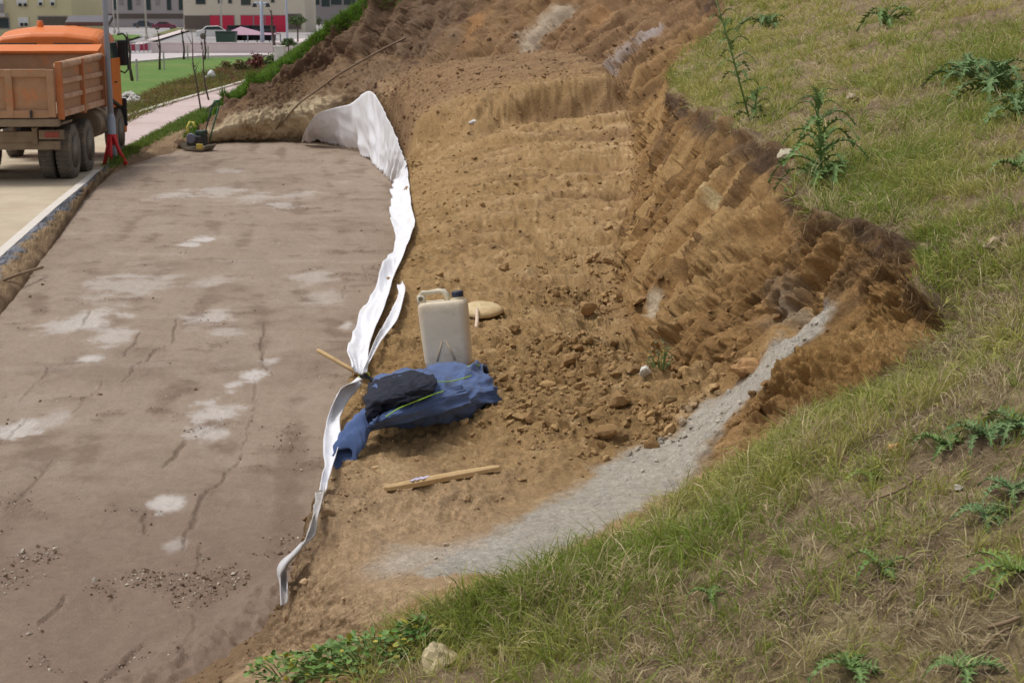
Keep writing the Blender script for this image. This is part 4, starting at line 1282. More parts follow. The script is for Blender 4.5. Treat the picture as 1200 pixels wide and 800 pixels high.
TH3 = lin(98, 128, 58)
def thistle(px, py, height, n_leaf, L, label, col=TH, seed=1, top=True, flat=.0, spread=6.28, a0=0., lobes=8, wid=.2, name='thistle', bend=None, low=0.):
    r = random.Random(seed)
    p = surf(px, py)
    root = empty(name, p)
    tag(root, label, 'thistle')
    lean = Vector((r.uniform(-.12, .12), r.uniform(-.1, .1), 1)) if bend is None else Vector((bend, -.05, 1))
    if height > .02:
        MB().tube([Vector((0, 0, -.03)), lean * height * .5, lean * height], [.009, .007, .005], 7).build('stem', stem_m, root, smooth=True)
    meshes = [leaf_mesh('leaf', L, wid, lobes, r.uniform(.6, 1.4), col, seed * 31 + k, tipcol=lin(116, 140, 92), lift=r.uniform(.25, .7) if not flat else .25) for k in range(4)]
    for me in meshes: me.materials.append(leaf_m)
    for k in range(n_leaf):
        o = link('leaf', meshes[k % 4], None, root)
        t = (low + (1 - low) * k / max(1, n_leaf - 1)) ** 1.5 * (.8 if height > .05 else 0)
        o.location = lean * height * t + Vector((0, 0, .015))
        s = (1 - .5 * t) * r.uniform(.75, 1.15)
        o.scale = (s,) * 3
        o.rotation_euler = (r.uniform(-.3, .3), -flat * .2 - t * .5 + r.uniform(-.25, .15), a0 + spread * ((k * .382) % 1) + r.uniform(-.25, .25))
    if top and height > .2:
        for k in range(9):
            o = link('crown_leaf', meshes[k % 4], None, root)
            o.location = lean * height * (.93 + .01 * k)
            o.scale = (r.uniform(.3, .5),) * 3
            o.rotation_euler = (0, -r.uniform(.5, 1.1), k * 2.4)
    return root
thistle(966, 213, .46, 23, .36, 'tall green thistle standing alone above the hollow in the cliff', TH, 1, wid=.17, lobes=8)
thistle(882, 138, .26, 9, .26, 'low thistle rosette at the foot of the lanky thistle on the turf edge', TH, 2, top=False)
thistle(880, 139, 1.0, 14, .24, 'lanky tall thistle leaning left at the turf edge', TH3, 3, bend=-.33, low=.5)
thistle(1170, 112, .22, 14, .42, 'large bushy blue green thistle at the upper right edge', TH2, 4, top=False, wid=.24)
thistle(1135, 95, .15, 12, .36, 'dark thistle left of the large bushy one', TH2, 14, top=False, wid=.24)
thistle(1188, 140, .15, 11, .36, 'thistle below the large bushy one at the right edge', TH2, 15, top=False, wid=.22)
thistle(1038, 28, .12, 9, .42, 'thistle rosette near the top edge on the slope', TH, 5, top=False)
thistle(898, 32, .10, 10, .5, 'thistle clump at the top of the turf edge', TH2, 6, top=False)
thistle(1192, 195, .05, 7, .24, 'small thistle cut by the right edge halfway up', TH, 7, top=False)
thistle(1105, 522, .02, 9, .15, 'trailing thistle beside the orange stone', TH, 8, top=False, flat=.6)
thistle(1150, 512, .02, 9, .16, 'blue green thistle between the orange stone and the right edge', TH2, 9, top=False, flat=.6)
thistle(1190, 500, .03, 9, .17, 'dense thistle at the right edge level with the straw patch', TH2, 10, top=False, flat=.4)
thistle(1155, 606, .02, 9, .12, 'low dark thistle below the trailing runners', TH2, 11, top=False, flat=.6)
thistle(1185, 575, .02, 8, .13, 'thistle runner reaching up along the right edge', TH2, 17, top=False, flat=.5)
thistle(1185, 672, .02, 9, .16, 'bright yellow green thistle at the lower right edge', lin(122, 140, 56), 12, top=False, flat=.5)
thistle(1036, 668, .03, 5, .13, 'small thistle seedling with upright leaves in the lower slope', TH3, 13, top=False)
thistle(832, 698, .01, 5, .08, 'tiny flat thistle in the middle of the near grass', TH3, 18, top=False, flat=.6)
thistle(1015, 562, .01, 6, .10, 'pale yellowish thistle above the bent dead stem', lin(148, 156, 70), 19, top=False, flat=.6)
thistle(995, 790, .02, 7, .13, 'thistle at the bottom edge right of centre', TH, 20, top=False, flat=.3)
thistle(1120, 785, .02, 6, .14, 'thistle at the bottom edge near the right corner', TH, 21, top=False, flat=.4)

# broad leaved weeds at the bottom of the cut
weed_m = material('weed_leaf', attr=True, rough=.5, vary=.1, scale=30, spec=.35)
def weed(px, py, n, rad, hgt, lf, label, seed, col=(98, 130, 60)):
    r = np.random.default_rng(seed)
    p = surf(px, py)
    root = empty('leafy_weed', p)
    tag(root, label, 'weed')
    V, Q, Cc, st = [], [], [], MB()
    for k in range(n):
        a, q = r.uniform(0, 6.28), rad * math.sqrt(r.random())
        c = Vector((math.cos(a) * q, math.sin(a) * q * .8, hgt * (1 - (q / rad) ** 2) * r.uniform(.35, 1.1) + .01))
        if k % 5 == 0:
            st.tube([Vector((c.x * .4, c.y * .4, -.02)), Vector((c.x * .8, c.y * .8, c.z * .6)), c], [.003, .0025, .002], 5)
        u = Vector((math.cos(a + r.normal(0, .6)), math.sin(a + r.normal(0, .6)), r.uniform(-.3, .5))).normalized()
        nrm = (Vector((0, 0, 1)) + Vector(r.normal(0, .45, 3))).normalized()
        s = u.cross(nrm).normalized()
        L = lf * r.uniform(.6, 1.3)
        i = len(V)
        V += [c, c + u * L * .35 + s * L * .34 + nrm * .1 * L, c + u * L * .75 + s * L * .26 + nrm * .06 * L, c + u * L, c + u * L * .75 - s * L * .26 + nrm * .06 * L, c + u * L * .35 - s * L * .34 + nrm * .1 * L, c + u * L * .55]
        Q += [(i, i + 1, i + 6), (i + 1, i + 2, i + 6), (i + 2, i + 3, i + 6), (i + 3, i + 4, i + 6), (i + 4, i + 5, i + 6), (i + 5, i, i + 6)]
        f = r.uniform(.65, 1.3)
        cc = np.array(lin(*col)) * f
        if r.random() < .08: cc = np.array(lin(170, 160, 60))
        Cc += [cc] * 7
    o = link('foliage', np_mesh('foliage', np.array([list(v) for v in V]), None, np.array(Q), smooth=False, col=np.array(Cc)), weed_m, root)
    o['kind'] = 'stuff'
    st.build('stem', stem_m, root)
weed(440, 775, 420, .24, .09, .030, 'bright green leafy weed patch at the bottom edge', 1)
weed(390, 782, 260, .18, .07, .028, 'low clover like weed left of the bright patch', 2, (108, 134, 64))
weed(335, 786, 160, .15, .06, .026, 'sparse weed where the bank meets the mud at the bottom', 3, (104, 132, 60))
weed(500, 745, 200, .13, .06, .028, 'leafy weed just above the large cream rock', 4, (92, 130, 58))
weed(775, 425, 90, .08, .12, .02, 'mossy green tuft clinging to the cliff streak', 5, (88, 98, 58))

# bent dead stems and the long root on the far face
dead_m = material('dead_stem', lin(134, 112, 88), .85, vary=.2, scale=20)
def rod(name, pts, r, mat, label, cat, lift=.02):
    w = [surf(*q) + Vector((0, 0, lift)) for q in pts]
    o = MB().tube(spline(w, 24), r, 6).build(name, mat, smooth=True)
    return tag(o, label, cat)
rod('dead_stem', [(1010, 602), (1022, 590), (1050, 578), (1080, 560)], .0045, dead_m, 'bent dead stem below the trailing thistle', 'dead stem')
rod('dead_stem', [(1155, 742), (1180, 736), (1205, 728)], .006, dead_m, 'pale dead stem at the lower right edge', 'dead stem')
rod('dead_stem', [(1030, 708), (1042, 696), (1056, 680)], .003, dead_m, 'thin dead stem in the lower slope beside the seedling', 'dead stem')
rod('dead_stem', [(1150, 770), (1165, 752), (1178, 744)], .004, dead_m, 'dead stem in the lower right corner', 'dead stem')
rod('dead_stem', [(905, 785), (916, 776), (922, 768)], .003, dead_m, 'short straw stem near the bottom edge', 'dead stem')
rod('cable', [(322, 160), (338, 138), (352, 122), (375, 105), (398, 88), (425, 72), (450, 58), (475, 46)], .024, material('earthy_cable', lin(128, 108, 88), .8, vary=.2, scale=6), 'long earth coloured cable running up the far face', 'cable', .10)

# roots hanging from the torn turf edge: too many to count
rr_ = np.random.default_rng(5)
kk = np.where((top > .25) & inview & (sv < 13))[0]
ri = rr_.choice(kk, 2600)
b0 = P[ri] + NG[ri] * .01
dn = np.stack([rr_.normal(0, .35, 2600), rr_.normal(0, .35, 2600), -np.ones(2600)], 1) + NG[ri] * .5
Lr = rr_.uniform(.02, .09, 2600)
wr = rr_.uniform(.0004, .0012, 2600) * (1 + .04 * P[ri, 1])
sd_ = np.cross(dn, rr_.normal(size=(2600, 3))); sd_ /= np.linalg.norm(sd_, axis=1)[:, None]; sd_ *= wr[:, None]
m_ = b0 + dn * (Lr * .5)[:, None] + rr_.normal(0, .012, (2600, 3))
e_ = b0 + dn * Lr[:, None] + rr_.normal(0, .02, (2600, 3))
rV = np.stack([b0 - sd_, b0 + sd_, m_ + sd_, m_ - sd_, e_], 1).reshape(-1, 3)
k = np.arange(2600)[:, None] * 5
rC = np.where(rr_.random((2600, 1)) < .35, lin(158, 138, 106), lin(104, 84, 64)) * rr_.uniform(.6, 1.2, (2600, 1))
tag(link('hanging_roots', np_mesh('hanging_roots', rV, k + np.array([[0, 1, 2, 3]]), k + np.array([[3, 2, 4]]), smooth=False, col=np.repeat(rC, 5, 0)), grass_m),
    'fine roots and dead grass hanging over the torn turf edge', 'roots', kind='stuff')

# ------------------------------------------------------------------ dump truck
orange_m = material('orange_cab_paint', lin(226, 122, 50), .45, vary=.08, scale=3, color2=lin(206, 128, 72), mix_scale=1.5, mix_lo=.5, mix_hi=.75, spec=.5)
body_m = material('faded_rusty_orange', lin(170, 132, 102), .8, vary=.14, scale=5, color2=lin(196, 124, 78), mix_scale=1.6, mix_lo=.54, mix_hi=.68)
rail_m = material('sun_bleached_rail', lin(196, 162, 136), .8, vary=.12, scale=5, color2=lin(176, 128, 92), mix_scale=3)
post_m = material('worn_orange_post', lin(190, 114, 66), .8, vary=.14, scale=5, color2=lin(164, 124, 92), mix_scale=2.5)
dust_m = material('dusty_brown_steel', lin(142, 124, 104), .9, vary=.15, scale=6, color2=lin(112, 96, 80), mix_scale=3)
dark_steel_m = material('dark_steel', lin(58, 54, 52), .8, vary=.15)
tyre_m = material('dusty_tyre', lin(104, 98, 92), .9, vary=.15, scale=8, color2=lin(134, 122, 108), mix_scale=3)
rim_m2 = material('dusty_rim', lin(132, 124, 114), .8, vary=.15)
glass_m = material('dark_glass', lin(52, 66, 66), .12, vary=.05, spec=.6)
black_m = material('black_plastic', lin(36, 36, 40), .5, vary=.1)
red_lamp_m = material('red_lamp', lin(150, 64, 52), .4, vary=.1)
tp = Z(62, 208, .05)
TY = 28.35
TX = (60 - 600) / FPX * (TY + .35) - .92
tr_ = empty('dump_truck', (TX, TY, .05), .058)
tag(tr_, 'orange dump truck with faded tipper body parked on the road', 'truck')
def tb(name, mat, parent=None, bevel=.012, **k):
    return lambda m: m.build(name, mat, parent or tr_, bevel=bevel, **k)
# tipper body
Z0, Z1, YF = 1.22, 2.15, 4.0
MB().box((0, YF / 2, Z0 + .03), (2.36, YF - .1, .08)).build('tipper_floor', dust_m, tr_)
for sx in (-1, 1):
    sd = MB().box((sx * 1.20, YF / 2, (Z0 + Z1) / 2), (.05, YF - .16, Z1 - Z0 - .1)).build('side_panel', body_m, tr_)
    MB().tube([(sx * 1.215, .10, Z1), (sx * 1.215, YF, Z1 + .06)], .075, 10).build('top_rail', rail_m, sd, smooth=True)
    MB().box((sx * 1.235, YF / 2, Z0 + .06), (.11, YF - .1, .12)).build('bottom_rail', rail_m, sd, bevel=.015)
    for zz in (1.58, 1.86):
        MB().box((sx * 1.24, YF / 2, zz), (.06, YF - .2, .10)).build('side_rib', rail_m, sd, bevel=.02)
    for yy in (.06, 1.95, YF - .05):
        MB().box((sx * 1.25, yy, (Z0 + Z1) / 2 + .02), (.11, .12, Z1 - Z0 + .12)).build('side_post', post_m, sd, bevel=.012)
tg = MB().box((0, -.01, 1.66), (2.30, .04, .82)).build('tailgate', body_m, tr_)
for xx in (-1.12, -.37, .37, 1.12):
    MB().box((xx, -.06, 1.66), (.13, .08, .86)).build('gate_post', body_m, tg, bevel=.012)
for zz in (1.29, 2.03):
    MB().box((0, -.055, zz), (2.12, .07, .14)).build('gate_rail', body_m, tg, bevel=.012)
for xx in (-.75, .75):
    MB().tube([(xx, -.12, 1.36), (xx, -.13, 1.22)], .025, 6).build('latch', dark_steel_m, tg)
MB().box((0, YF - .02, 1.78), (2.36, .06, 1.1)).build('front_wall', body_m, tr_)
hb = MB().box((0, YF + .12, 2.36), (2.40, .5, .06), Matrix.Rotation(math.radians(14), 3, 'X')).build('headboard', orange_m, tr_, bevel=.01)
MB().box((0, -.02, 1.13), (2.46, .16, .13)).build('rear_sill', dust_m, tr_, bevel=.012)
# chassis
for sx in (-1, 1):
    MB().box((sx * .42, 3.2, .98), (.09, 6.0, .24)).build('chassis_rail', dark_steel_m, tr_)
MB().box((0, .22, .86), (1.5, .14, .2)).build('rear_crossmember', dust_m, tr_, bevel=.01)
MB().box((0, .25, .70), (2.3, .10, .16)).build('underrun_bar', dust_m, tr_, bevel=.01)
for sx in (-1, 1):
    MB().box((sx * .72, .20, .88), (.10, .12, .30)).build('bracket', dust_m, tr_, bevel=.01)
    lb = MB().box((sx * 1.02, .20, .90), (.44, .14, .17)).build('lamp_box', dust_m, tr_, bevel=.01)
    MB().box((sx * 1.04, .122, .90), (.26, .02, .10)).build('tail_lamp', red_lamp_m, lb)
    MB().box((sx * .98, .55, 1.10), (.5, .9, .04)).build('mudguard', dust_m, tr_)
MB().box((0, 1.9, .72), (1.7, .16, .16)).build('axle', dark_steel_m, tr_)
# wheels
def tyre_prof(w, R):
    return [(R * .58, -w / 2 + .02), (R * .62, -w / 2), (R * .86, -w / 2 - .005), (R * .96, -w / 2 + .02), (R, -w / 2 + .06), (R, w / 2 - .06), (R * .96, w / 2 - .02), (R * .86, w / 2 + .005), (R * .62, w / 2), (R * .58, w / 2 - .02)]
def wheel(x, y, out, R=.51, w=.27):
    wt = empty('wheel', (x, y, R))
    wt.parent = tr_
    ty = MB().lathe(tyre_prof(w, R), 36, 'x').build('tyre', tyre_m, wt, smooth=True)
    tread = MB()
    for k in range(36):
        a = 2 * math.pi * k / 36
        Rm = Matrix.Rotation(-a, 3, 'X')
        for s_ in (-1, 1):
            tread.box(Rm @ Vector((s_ * w * .24, 0, R - .002)), (w * .40, .045, .03), Rm)
    tread.build('tread', tyre_m, wt)
    pr = [(R * .6, -.03), (R * .57, -.02), (R * .50, .05), (R * .40, .075), (R * .24, .06), (R * .20, .02), (R * .10, .0)]
    MB().lathe([(r, out * (w / 2 - .02) - out * h) for r, h in pr], 28, 'x').build('rim', rim_m2, wt, smooth=True)
    return wt
for sx in (-1, 1):
    for yy in (1.15, 2.47):
        wheel(sx * 1.09, yy, sx)
        wheel(sx * .76, yy, sx)
    wheel(sx * 1.09, 5.75, sx)
# fuel tank, air tank, battery box behind the front wheel
MB().lathe([(.26, -.45), (.30, -.44), (.30, .44), (.26, .45)], 24, 'y', (1.0, 3.75, .86)).build('fuel_tank', dust_m, tr_, smooth=False)
MB().box((1.0, 4.55, .98), (.42, .5, .55)).build('battery_box', material('grey_box', lin(156, 146, 134), .8, vary=.12), tr_, bevel=.02)
MB().box((1.08, 5.25, 1.18), (.40, .9, .06), Matrix.Rotation(math.radians(-12), 3, 'X')).build('front_mudguard', black_m, tr_, bevel=.02)
MB().box((1.10, 6.28, .92), (.36, .08, .62)).build('mudguard_flap', black_m, tr_, bevel=.02)
MB().tube([(.95, 4.55, 1.2), (.95, 4.55, 2.2)], .07, 10).build('exhaust_pipe', dark_steel_m, tr_, smooth=True)
# cab
secs = [(4.66, 1.14, 1.1, 2.60, .12), (4.72, 1.18, 1.1, 2.68, .16), (5.2, 1.19, 1.1, 2.79, .18), (5.8, 1.19, 1.08, 2.82, .18), (6.25, 1.18, 1.05, 2.76, .18), (6.42, 1.14, .9, 2.50, .16), (6.5, 1.10, .8, 1.9, .12)]
V, F = [], []
for y, hw, zb, zt, rd in secs:
    ring_ = [(-hw, zb), (hw, zb), (hw, 1.55), (hw * .95, zt - .38)]
    for k in range(5):
        a = math.radians(90 * k / 4)
        ring_.append((hw * .92 - rd * 1.6 + rd * 1.6 * math.cos(a), zt - .06 - rd + rd * math.sin(a)))
    ring_.append((hw * .3, zt)); ring_.append((-hw * .3, zt))
    for k in range(5):
        a = math.radians(90 + 90 * k / 4)
        ring_.append((-hw * .92 + rd * 1.6 + rd * 1.6 * math.cos(a), zt - .06 - rd + rd * math.sin(a)))
    ring_ += [(-hw * .95, zt - .38), (-hw, 1.55)]
    V += [(x, y, z) for x, z in ring_]
m = len(ring_)
for i in range(len(secs) - 1):
    for k in range(m):
        F.append((i * m + k, i * m + (k + 1) % m, (i + 1) * m + (k + 1) % m, (i + 1) * m + k))
F += [tuple(range(m)), tuple(range((len(secs) - 1) * m, len(secs) * m))]
cab = MB().add(V, F).build('cab', orange_m, tr_, bevel=.02)
for x0, x1 in ((-1.0, -.22), (.12, .92)):
    MB().box(((x0 + x1) / 2, 4.665, 2.42), (x1 - x0, .05, .10)).build('rear_window', glass_m, cab, bevel=.01)
for sx in (-1, 1):
    dr_ = MB().box((sx * 1.185, 5.72, 1.60), (.03, .95, 1.05)).build('door', orange_m, cab, bevel=.01)
    MB().box((sx * 1.145, 5.72, 2.24), (.06, .82, .44), Matrix.Rotation(sx * -.09, 3, 'Y')).build('side_window', glass_m, dr_, bevel=.01)
    MB().box((sx * 1.24, 5.42, 1.62), (.03, .14, .03)).build('door_handle', black_m, dr_)
MB().box((0, 6.44, 2.12), (2.0, .05, .62), Matrix.Rotation(math.radians(8), 3, 'X')).build('windscreen', glass_m, cab)
MB().box((.62, 6.0, 2.92), (.95, .5, .10), Matrix.Rotation(math.radians(16), 3, 'X')).build('roof_deflector', material('grey_deflector', lin(96, 92, 98), .6), cab, bevel=.02)
bc = MB().lathe([(.07, 2.78), (.07, 2.86), (.055, 2.92), (.02, 2.93)], 14, 'z', (-.28, 5.3, 0)).build('beacon', orange_m, cab, smooth=False)
MB().box((0, 6.55, .62), (2.4, .16, .34)).build('bumper', orange_m, tr_, bevel=.03)
mr_ = MB().tube([(1.15, 6.3, 2.62), (1.26, 6.36, 2.64), (1.34, 6.36, 2.55), (1.34, 6.36, 1.86), (1.26, 6.36, 1.78), (1.18, 6.3, 1.82)], .022, 8).build('mirror_bracket', black_m, cab, smooth=True)
MB().box((1.23, 6.33, 2.22), (.2, .07, .56)).build('mirror', black_m, mr_, bevel=.03)

# ------------------------------------------------------------------ lamp post with the red brace
steel_m = material('galvanised_steel', lin(164, 174, 190), .5, metal=.0, vary=.06, scale=3)
lp = Z(133, 192, .05)
lpe = empty('lamp_post', lp)
tag(lpe, 'grey steel lamp post in front of the orange truck', 'lamp post')
MB().tube([(0, 0, -.1), (0, 0, .95)], .085, 14).build('base_sleeve', steel_m, lpe, smooth=True)
MB().lathe([(.085, .95), (.06, 1.05), (.058, 1.06)], 14).build('collar', steel_m, lpe)
MB().tube([(0, 0, 1.0), (0, 0, 7.2)], [.062, .042], 12).build('pole', steel_m, lpe, smooth=True)
MB().tube([(0, 0, 7.15), (-.4, 0, 7.35), (-1.2, 0, 7.4)], [.035, .03, .028], 8).build('arm', steel_m, lpe, smooth=True)
MB().box((-1.4, 0, 7.38), (.6, .22, .10)).build('lantern', material('lantern_shell', lin(120, 124, 130), .5), lpe, bevel=.03)
red_m = material('red_plastic', lin(206, 42, 46), .5, vary=.08)
rb = empty('red_brace', lp + Vector((0, -.14, 0)))
tag(rb, 'red plastic brace strapped to the foot of the lamp post', 'brace')
MB().lathe([(.10, .40), (.12, .42), (.11, .60), (.10, .62)], 14, 'z', (0, .14, 0)).build('clamp', red_m, rb)
for q in ((-.14, -.04), (.30, .02), (.02, -.10)):
    MB().tube([(q[0] * .2, .02, .58), (q[0] * .55, q[1], .28), (q[0], q[1], .0)], [.035, .04, .05], 7).build('leg', red_m, rb, smooth=True)

# ------------------------------------------------------------------ plate compactor
cpos = Z(230, 178, 0)
pc = empty('plate_compactor', cpos + Vector((0, .25, .02)), math.radians(-20))
tag(pc, 'black plate compactor with green handle at the far end of the mud', 'compactor')
pcb = material('compactor_black', lin(58, 58, 60), .6, vary=.15)
V = [(-.34, -.05, .10), (-.24, -.05, .02), (.24, -.05, .02), (.34, -.05, .12)]
MB().prism([(-.38, .14), (-.26, .0), (.26, .0), (.36, .12), (.33, .14), (.24, .05), (-.24, .05), (-.34, .17)], 'y', -.22, .22).build('base_plate', material('compactor_plate', lin(122, 112, 96), .7, vary=.15), pc)
MB().box((-.02, 0, .22), (.40, .32, .24)).build('engine', pcb, pc, bevel=.03)
MB().lathe([(.10, -.18), (.12, -.16), (.12, -.12)], 16, 'y', (-.08, -.02, .28)).build('recoil_starter', material('starter_grey', lin(104, 108, 124), .6), pc)
MB().box((.10, 0, .40), (.22, .24, .12)).build('fuel_tank', material('tank_dark_green', lin(48, 70, 60), .5), pc, bevel=.03)
MB().tube([(-.22, -.02, .30), (-.26, -.02, .52), (-.20, 0, .64), (-.10, 0, .64), (-.06, 0, .52)], .028, 8).build('lifting_handle', material('yellow_hose', lin(216, 208, 96), .5), pc, smooth=True)
grn = material('green_paint', lin(40, 104, 76), .5, vary=.1)
for s_ in (-1, 1):
    MB().tube([(.22, s_ * .14, .20), (.36, s_ * .15, .62), (.50, s_ * .16, 1.02)], .018, 7).build('handle_bar', pcb if s_ < 0 else grn, pc, smooth=True)
MB().tube([(.50, -.16, 1.02), (.54, -.1, 1.14), (.54, .1, 1.14), (.50, .16, 1.02)], .022, 7).build('grip', grn, pc, smooth=True)
MB().box((.16, -.2, .10), (.16, .06, .12)).build('yellow_guard', material('mustard', lin(198, 176, 84), .6), pc, bevel=.01)

# a long stick on the verge at the left
wst = MB().tube([Z(-8, 333, .12), Z(20, 322, .14), Z(50, 313, .12)], .018, 6).build('stick', dead_m, smooth=True)
tag(wst, 'long pale stick lying across the soil verge at the left edge', 'stick')

# ------------------------------------------------------------------ things beyond the platform
white_stone_m = material('white_rubble', lin(214, 210, 206), .9, vary=.12, scale=3)
def heap(name, px, py, wpx, hpx, n, label, cat, mat, seed):
    c = Z(px, py, 0)
    W_, H_ = wpx * c.y / FPX, hpx * c.y / FPX
    r = np.random.default_rng(seed)
    pos, sz = [], []
    for _ in range(n):
        a, q = r.uniform(0, 6.28), math.sqrt(r.random())
        s = W_ * r.uniform(.05, .11)
        pos.append((c.x + math.cos(a) * q * W_ / 2, c.y + math.sin(a) * q * W_ / 2.4, H_ * (1 - q) * .8 + s * .3)); sz.append(s)
    v, f, c_ = scatter(small_sh, np.array(pos), np.tile((0, 0, 1.), (n, 1)), sz, np.tile((1., 1, 1), (n, 1)), r, .4)
    o = link(name, np_mesh(name, v - np.array(c), None, f, smooth=False), mat)
    o.location = c
    tag(o, label, cat, kind='stuff')
heap('rubble_heap', 152, 122, 36, 16, 160, 'heap of white rubble on the grass behind the truck', 'rubble', white_stone_m, 3)
def sack(px, py, w, h, rz, label):
    c = Z(px, py, 0)
    k = c.y / FPX
    V, F = ico(3, 500 + int(px), 1.0)
    V = V * (w * k / 2, w * k / 2.4, h * k / 2) + np.array((0, 0, h * k * .42))
    V = V + .06 * fbm(V, 3, 2)[:, None]
    o = link('sack', np_mesh('sack', V, None, F, smooth=True), cloth_m)
    o.location = c; o.rotation_euler.z = rz
    tag(o, label, 'sack')
sack(249, 93, 12, 12, .3, 'tall white sack standing on the rough grass by the pavement')
sack(241, 94, 8, 5, 1.2, 'small white sack slumped beside the tall white sack')
bp_ = Z(328, 73, .4)
bx_ = MB().box((0, 0, .28), (.42, .3, .56)).box((0, 0, .58), (.46, .34, .05)).build('marker_box', material('white_box', lin(226, 226, 222), .6), bevel=.01)
bx_.location = at(328, 72, Y=62.0)
tag(bx_, 'small white utility box just behind the grassy ridge', 'utility box')

bark_m = material('sapling_bark', lin(86, 72, 66), .9, vary=.2, scale=4)
stake_m = material('pale_stake', lin(190, 186, 180), .8, vary=.1)
crown_m = material('small_tree_leaf', attr=True, rough=.7, vary=0)
def sapling(px, py, top, lean, label, r=.04, stake=True, seed=1):
    c = Z(px, py, -.02)
    k = c.y / FPX
    H_ = (py - top) * k
    root = empty('sapling', c)
    tag(root, label, 'sapling')
    rd = random.Random(seed)
    t = [Vector((lean * k * f + .05 * math.sin(7 * f + seed), 0, H_ * f - .05 * (f == 0))) for f in (0, .3, .6, .85, 1)]
    MB().tube(t, [r, r * .85, r * .65, r * .45, r * .2], 7).build('trunk', bark_m, root, smooth=True)
    for j in range(7):
        f = rd.uniform(.45, .95)
        p = Vector((lean * k * f, 0, H_ * f))
        d = Vector((rd.uniform(-1, 1) * .32, rd.uniform(-.3, .3), rd.uniform(.3, .8))) * H_ * .2
        MB().tube([p, p + d * .5 + Vector((0, 0, .02)), p + d], [r * .4, r * .28, r * .12], 5).build('branch', bark_m, root, smooth=True)
    if stake:
        MB().tube([(r * 3, 0, -.1), (r * 3, 0, H_ * .45)], r * .7, 6).build('stake', stake_m, root)
sapling(235, 134, 38, -8, 'thin dark sapling rising from the verge beside the pavement', .03, False, 1)
sapling(244, 120, 50, -6, 'pale staked sapling next to the dark one by the pavement', .035, False, 2)
sapling(155, 95, 40, -3, 'dark sapling on the lawn nearest the truck mirror', .08, True, 3)
sapling(188, 82, 38, 0, 'second dark sapling on the lawn from the truck', .07, True, 4)
sapling(216, 70, 34, -1, 'third sapling at the lawn edge beside the path', .08, True, 5)
sapling(240, 70, 36, 2, 'fourth sapling at the lawn edge beyond the pale stake', .08, True, 6)
sapling(322, 63, 14, -3, 'brown wrapped sapling in front of the red shopfront', .13, False, 7)

def small_tree(px, py, top, wpx, label, seed, flat=.6, n=700, col=(84, 104, 58)):
    c = Z(px, py, -.02)
    k = c.y / FPX
    H_, R = (py - top) * k, wpx * k / 2
    root = empty('young_tree', c)
    tag(root, label, 'tree')
    MB().tube([(0, 0, -.1), (.03, 0, H_ * .4), (0, 0, H_ * .75)], [R * .09, R * .07, R * .04], 7).build('trunk', bark_m, root, smooth=True)
    r = np.random.default_rng(seed)
    for _ in range(6):
        a = r.uniform(0, 6.28)
        MB().tube([(0, 0, H_ * .5), (math.cos(a) * R * .6, math.sin(a) * R * .6, H_ * .75)], [R * .05, R * .02], 5).build('limb', bark_m, root)
    cl_ = r.normal(size=(14, 3)); cl_ /= np.linalg.norm(cl_, axis=1)[:, None]
    cl_ = cl_ * (R * .65, R * .65, R * .65 * flat) * r.uniform(.5, 1, (14, 1)) + (0, 0, H_ * .72)
    ctr = cl_[r.integers(14, size=n)] + r.normal(0, R * .17, (n, 3)) * (1, 1, flat)
    u = r.normal(size=(n, 3)); u /= np.linalg.norm(u, axis=1)[:, None]
    w = np.cross(u, r.normal(size=(n, 3))); w /= np.linalg.norm(w, axis=1)[:, None]
    s = R * .13
    V = np.stack([ctr - u * s, ctr + w * s * .5, ctr + u * s, ctr - w * s * .5], 1).reshape(-1, 3)
    cc = np.repeat(np.array(lin(*col)) * r.uniform(.6, 1.4, (n, 1)), 4, 0)
    o = link('crown', np_mesh('crown', V, np.arange(n * 4).reshape(-1, 4), None, smooth=False, col=cc), crown_m, root)
small_tree(349, 49, 16, 24, 'small green tree with a flat crown beside the ramp street', 1)
small_tree(374, 42, 20, 10, 'narrow little tree right of the flat crowned one', 2, 1.2, 400)
small_tree(338, 64, 46, 22, 'low green bush at the top of the grassy ridge', 3, .6)
small_tree(300, 84, 68, 28, 'reddish brown shrub on the rough grass strip', 4, .8, 900, (124, 74, 66))
small_tree(284, 86, 72, 24, 'green brown shrub left of the reddish one', 5, .8, 900, (116, 108, 66))
small_tree(318, 84, 68, 24, 'green shrub between the reddish shrub and the ridge', 6, .8, 900, (98, 112, 60))
small_tree(268, 84, 74, 20, 'low olive shrub at the start of the rough grass strip', 7, .8, 600, (128, 118, 72))

# street lamps
def street_lamp(px, py, top, label, r=.07, heads=0, mat=steel_m):
    c = Z(px, py, -.02)
    H_ = at(px, top, Y=c.y).z
    root = empty('street_lamp', c)
    tag(root, label, 'street lamp')
    MB().tube([(0, 0, -.2), (0, 0, H_)], [r, r * .7], 8).build('pole', mat, root, smooth=True)
    MB().lathe([(r * 2, -.1), (r * 2, .35), (r * 1.2, .5)], 10).build('base', mat, root)
    for s_ in ([-1, 1] if heads == 2 else [1]):
        MB().tube([(0, 0, H_ - .3), (s_ * .35, 0, H_ - .15), (s_ * .5, 0, H_ - .2)], r * .5, 6).build('arm', mat, root)
        MB().box((s_ * .5, 0, H_ - .32), (.34, .34, .30), taper=(.6, .6)).build('lantern', black_m, root, bevel=.02)
street_lamp(308, 62, 1, 'grey twin headed street lamp before the red shopfront', .17, 2)
street_lamp(337, 56, -40, 'tall bare lamp pole right of the twin headed lamp', .11)
street_lamp(172, 46, -30, 'thin white lamp pole above the pale walk', .12, 1, stake_m)
street_lamp(139, 40, -30, 'thin white lamp pole right of the lamp post near the mirror', .12, 1, stake_m)
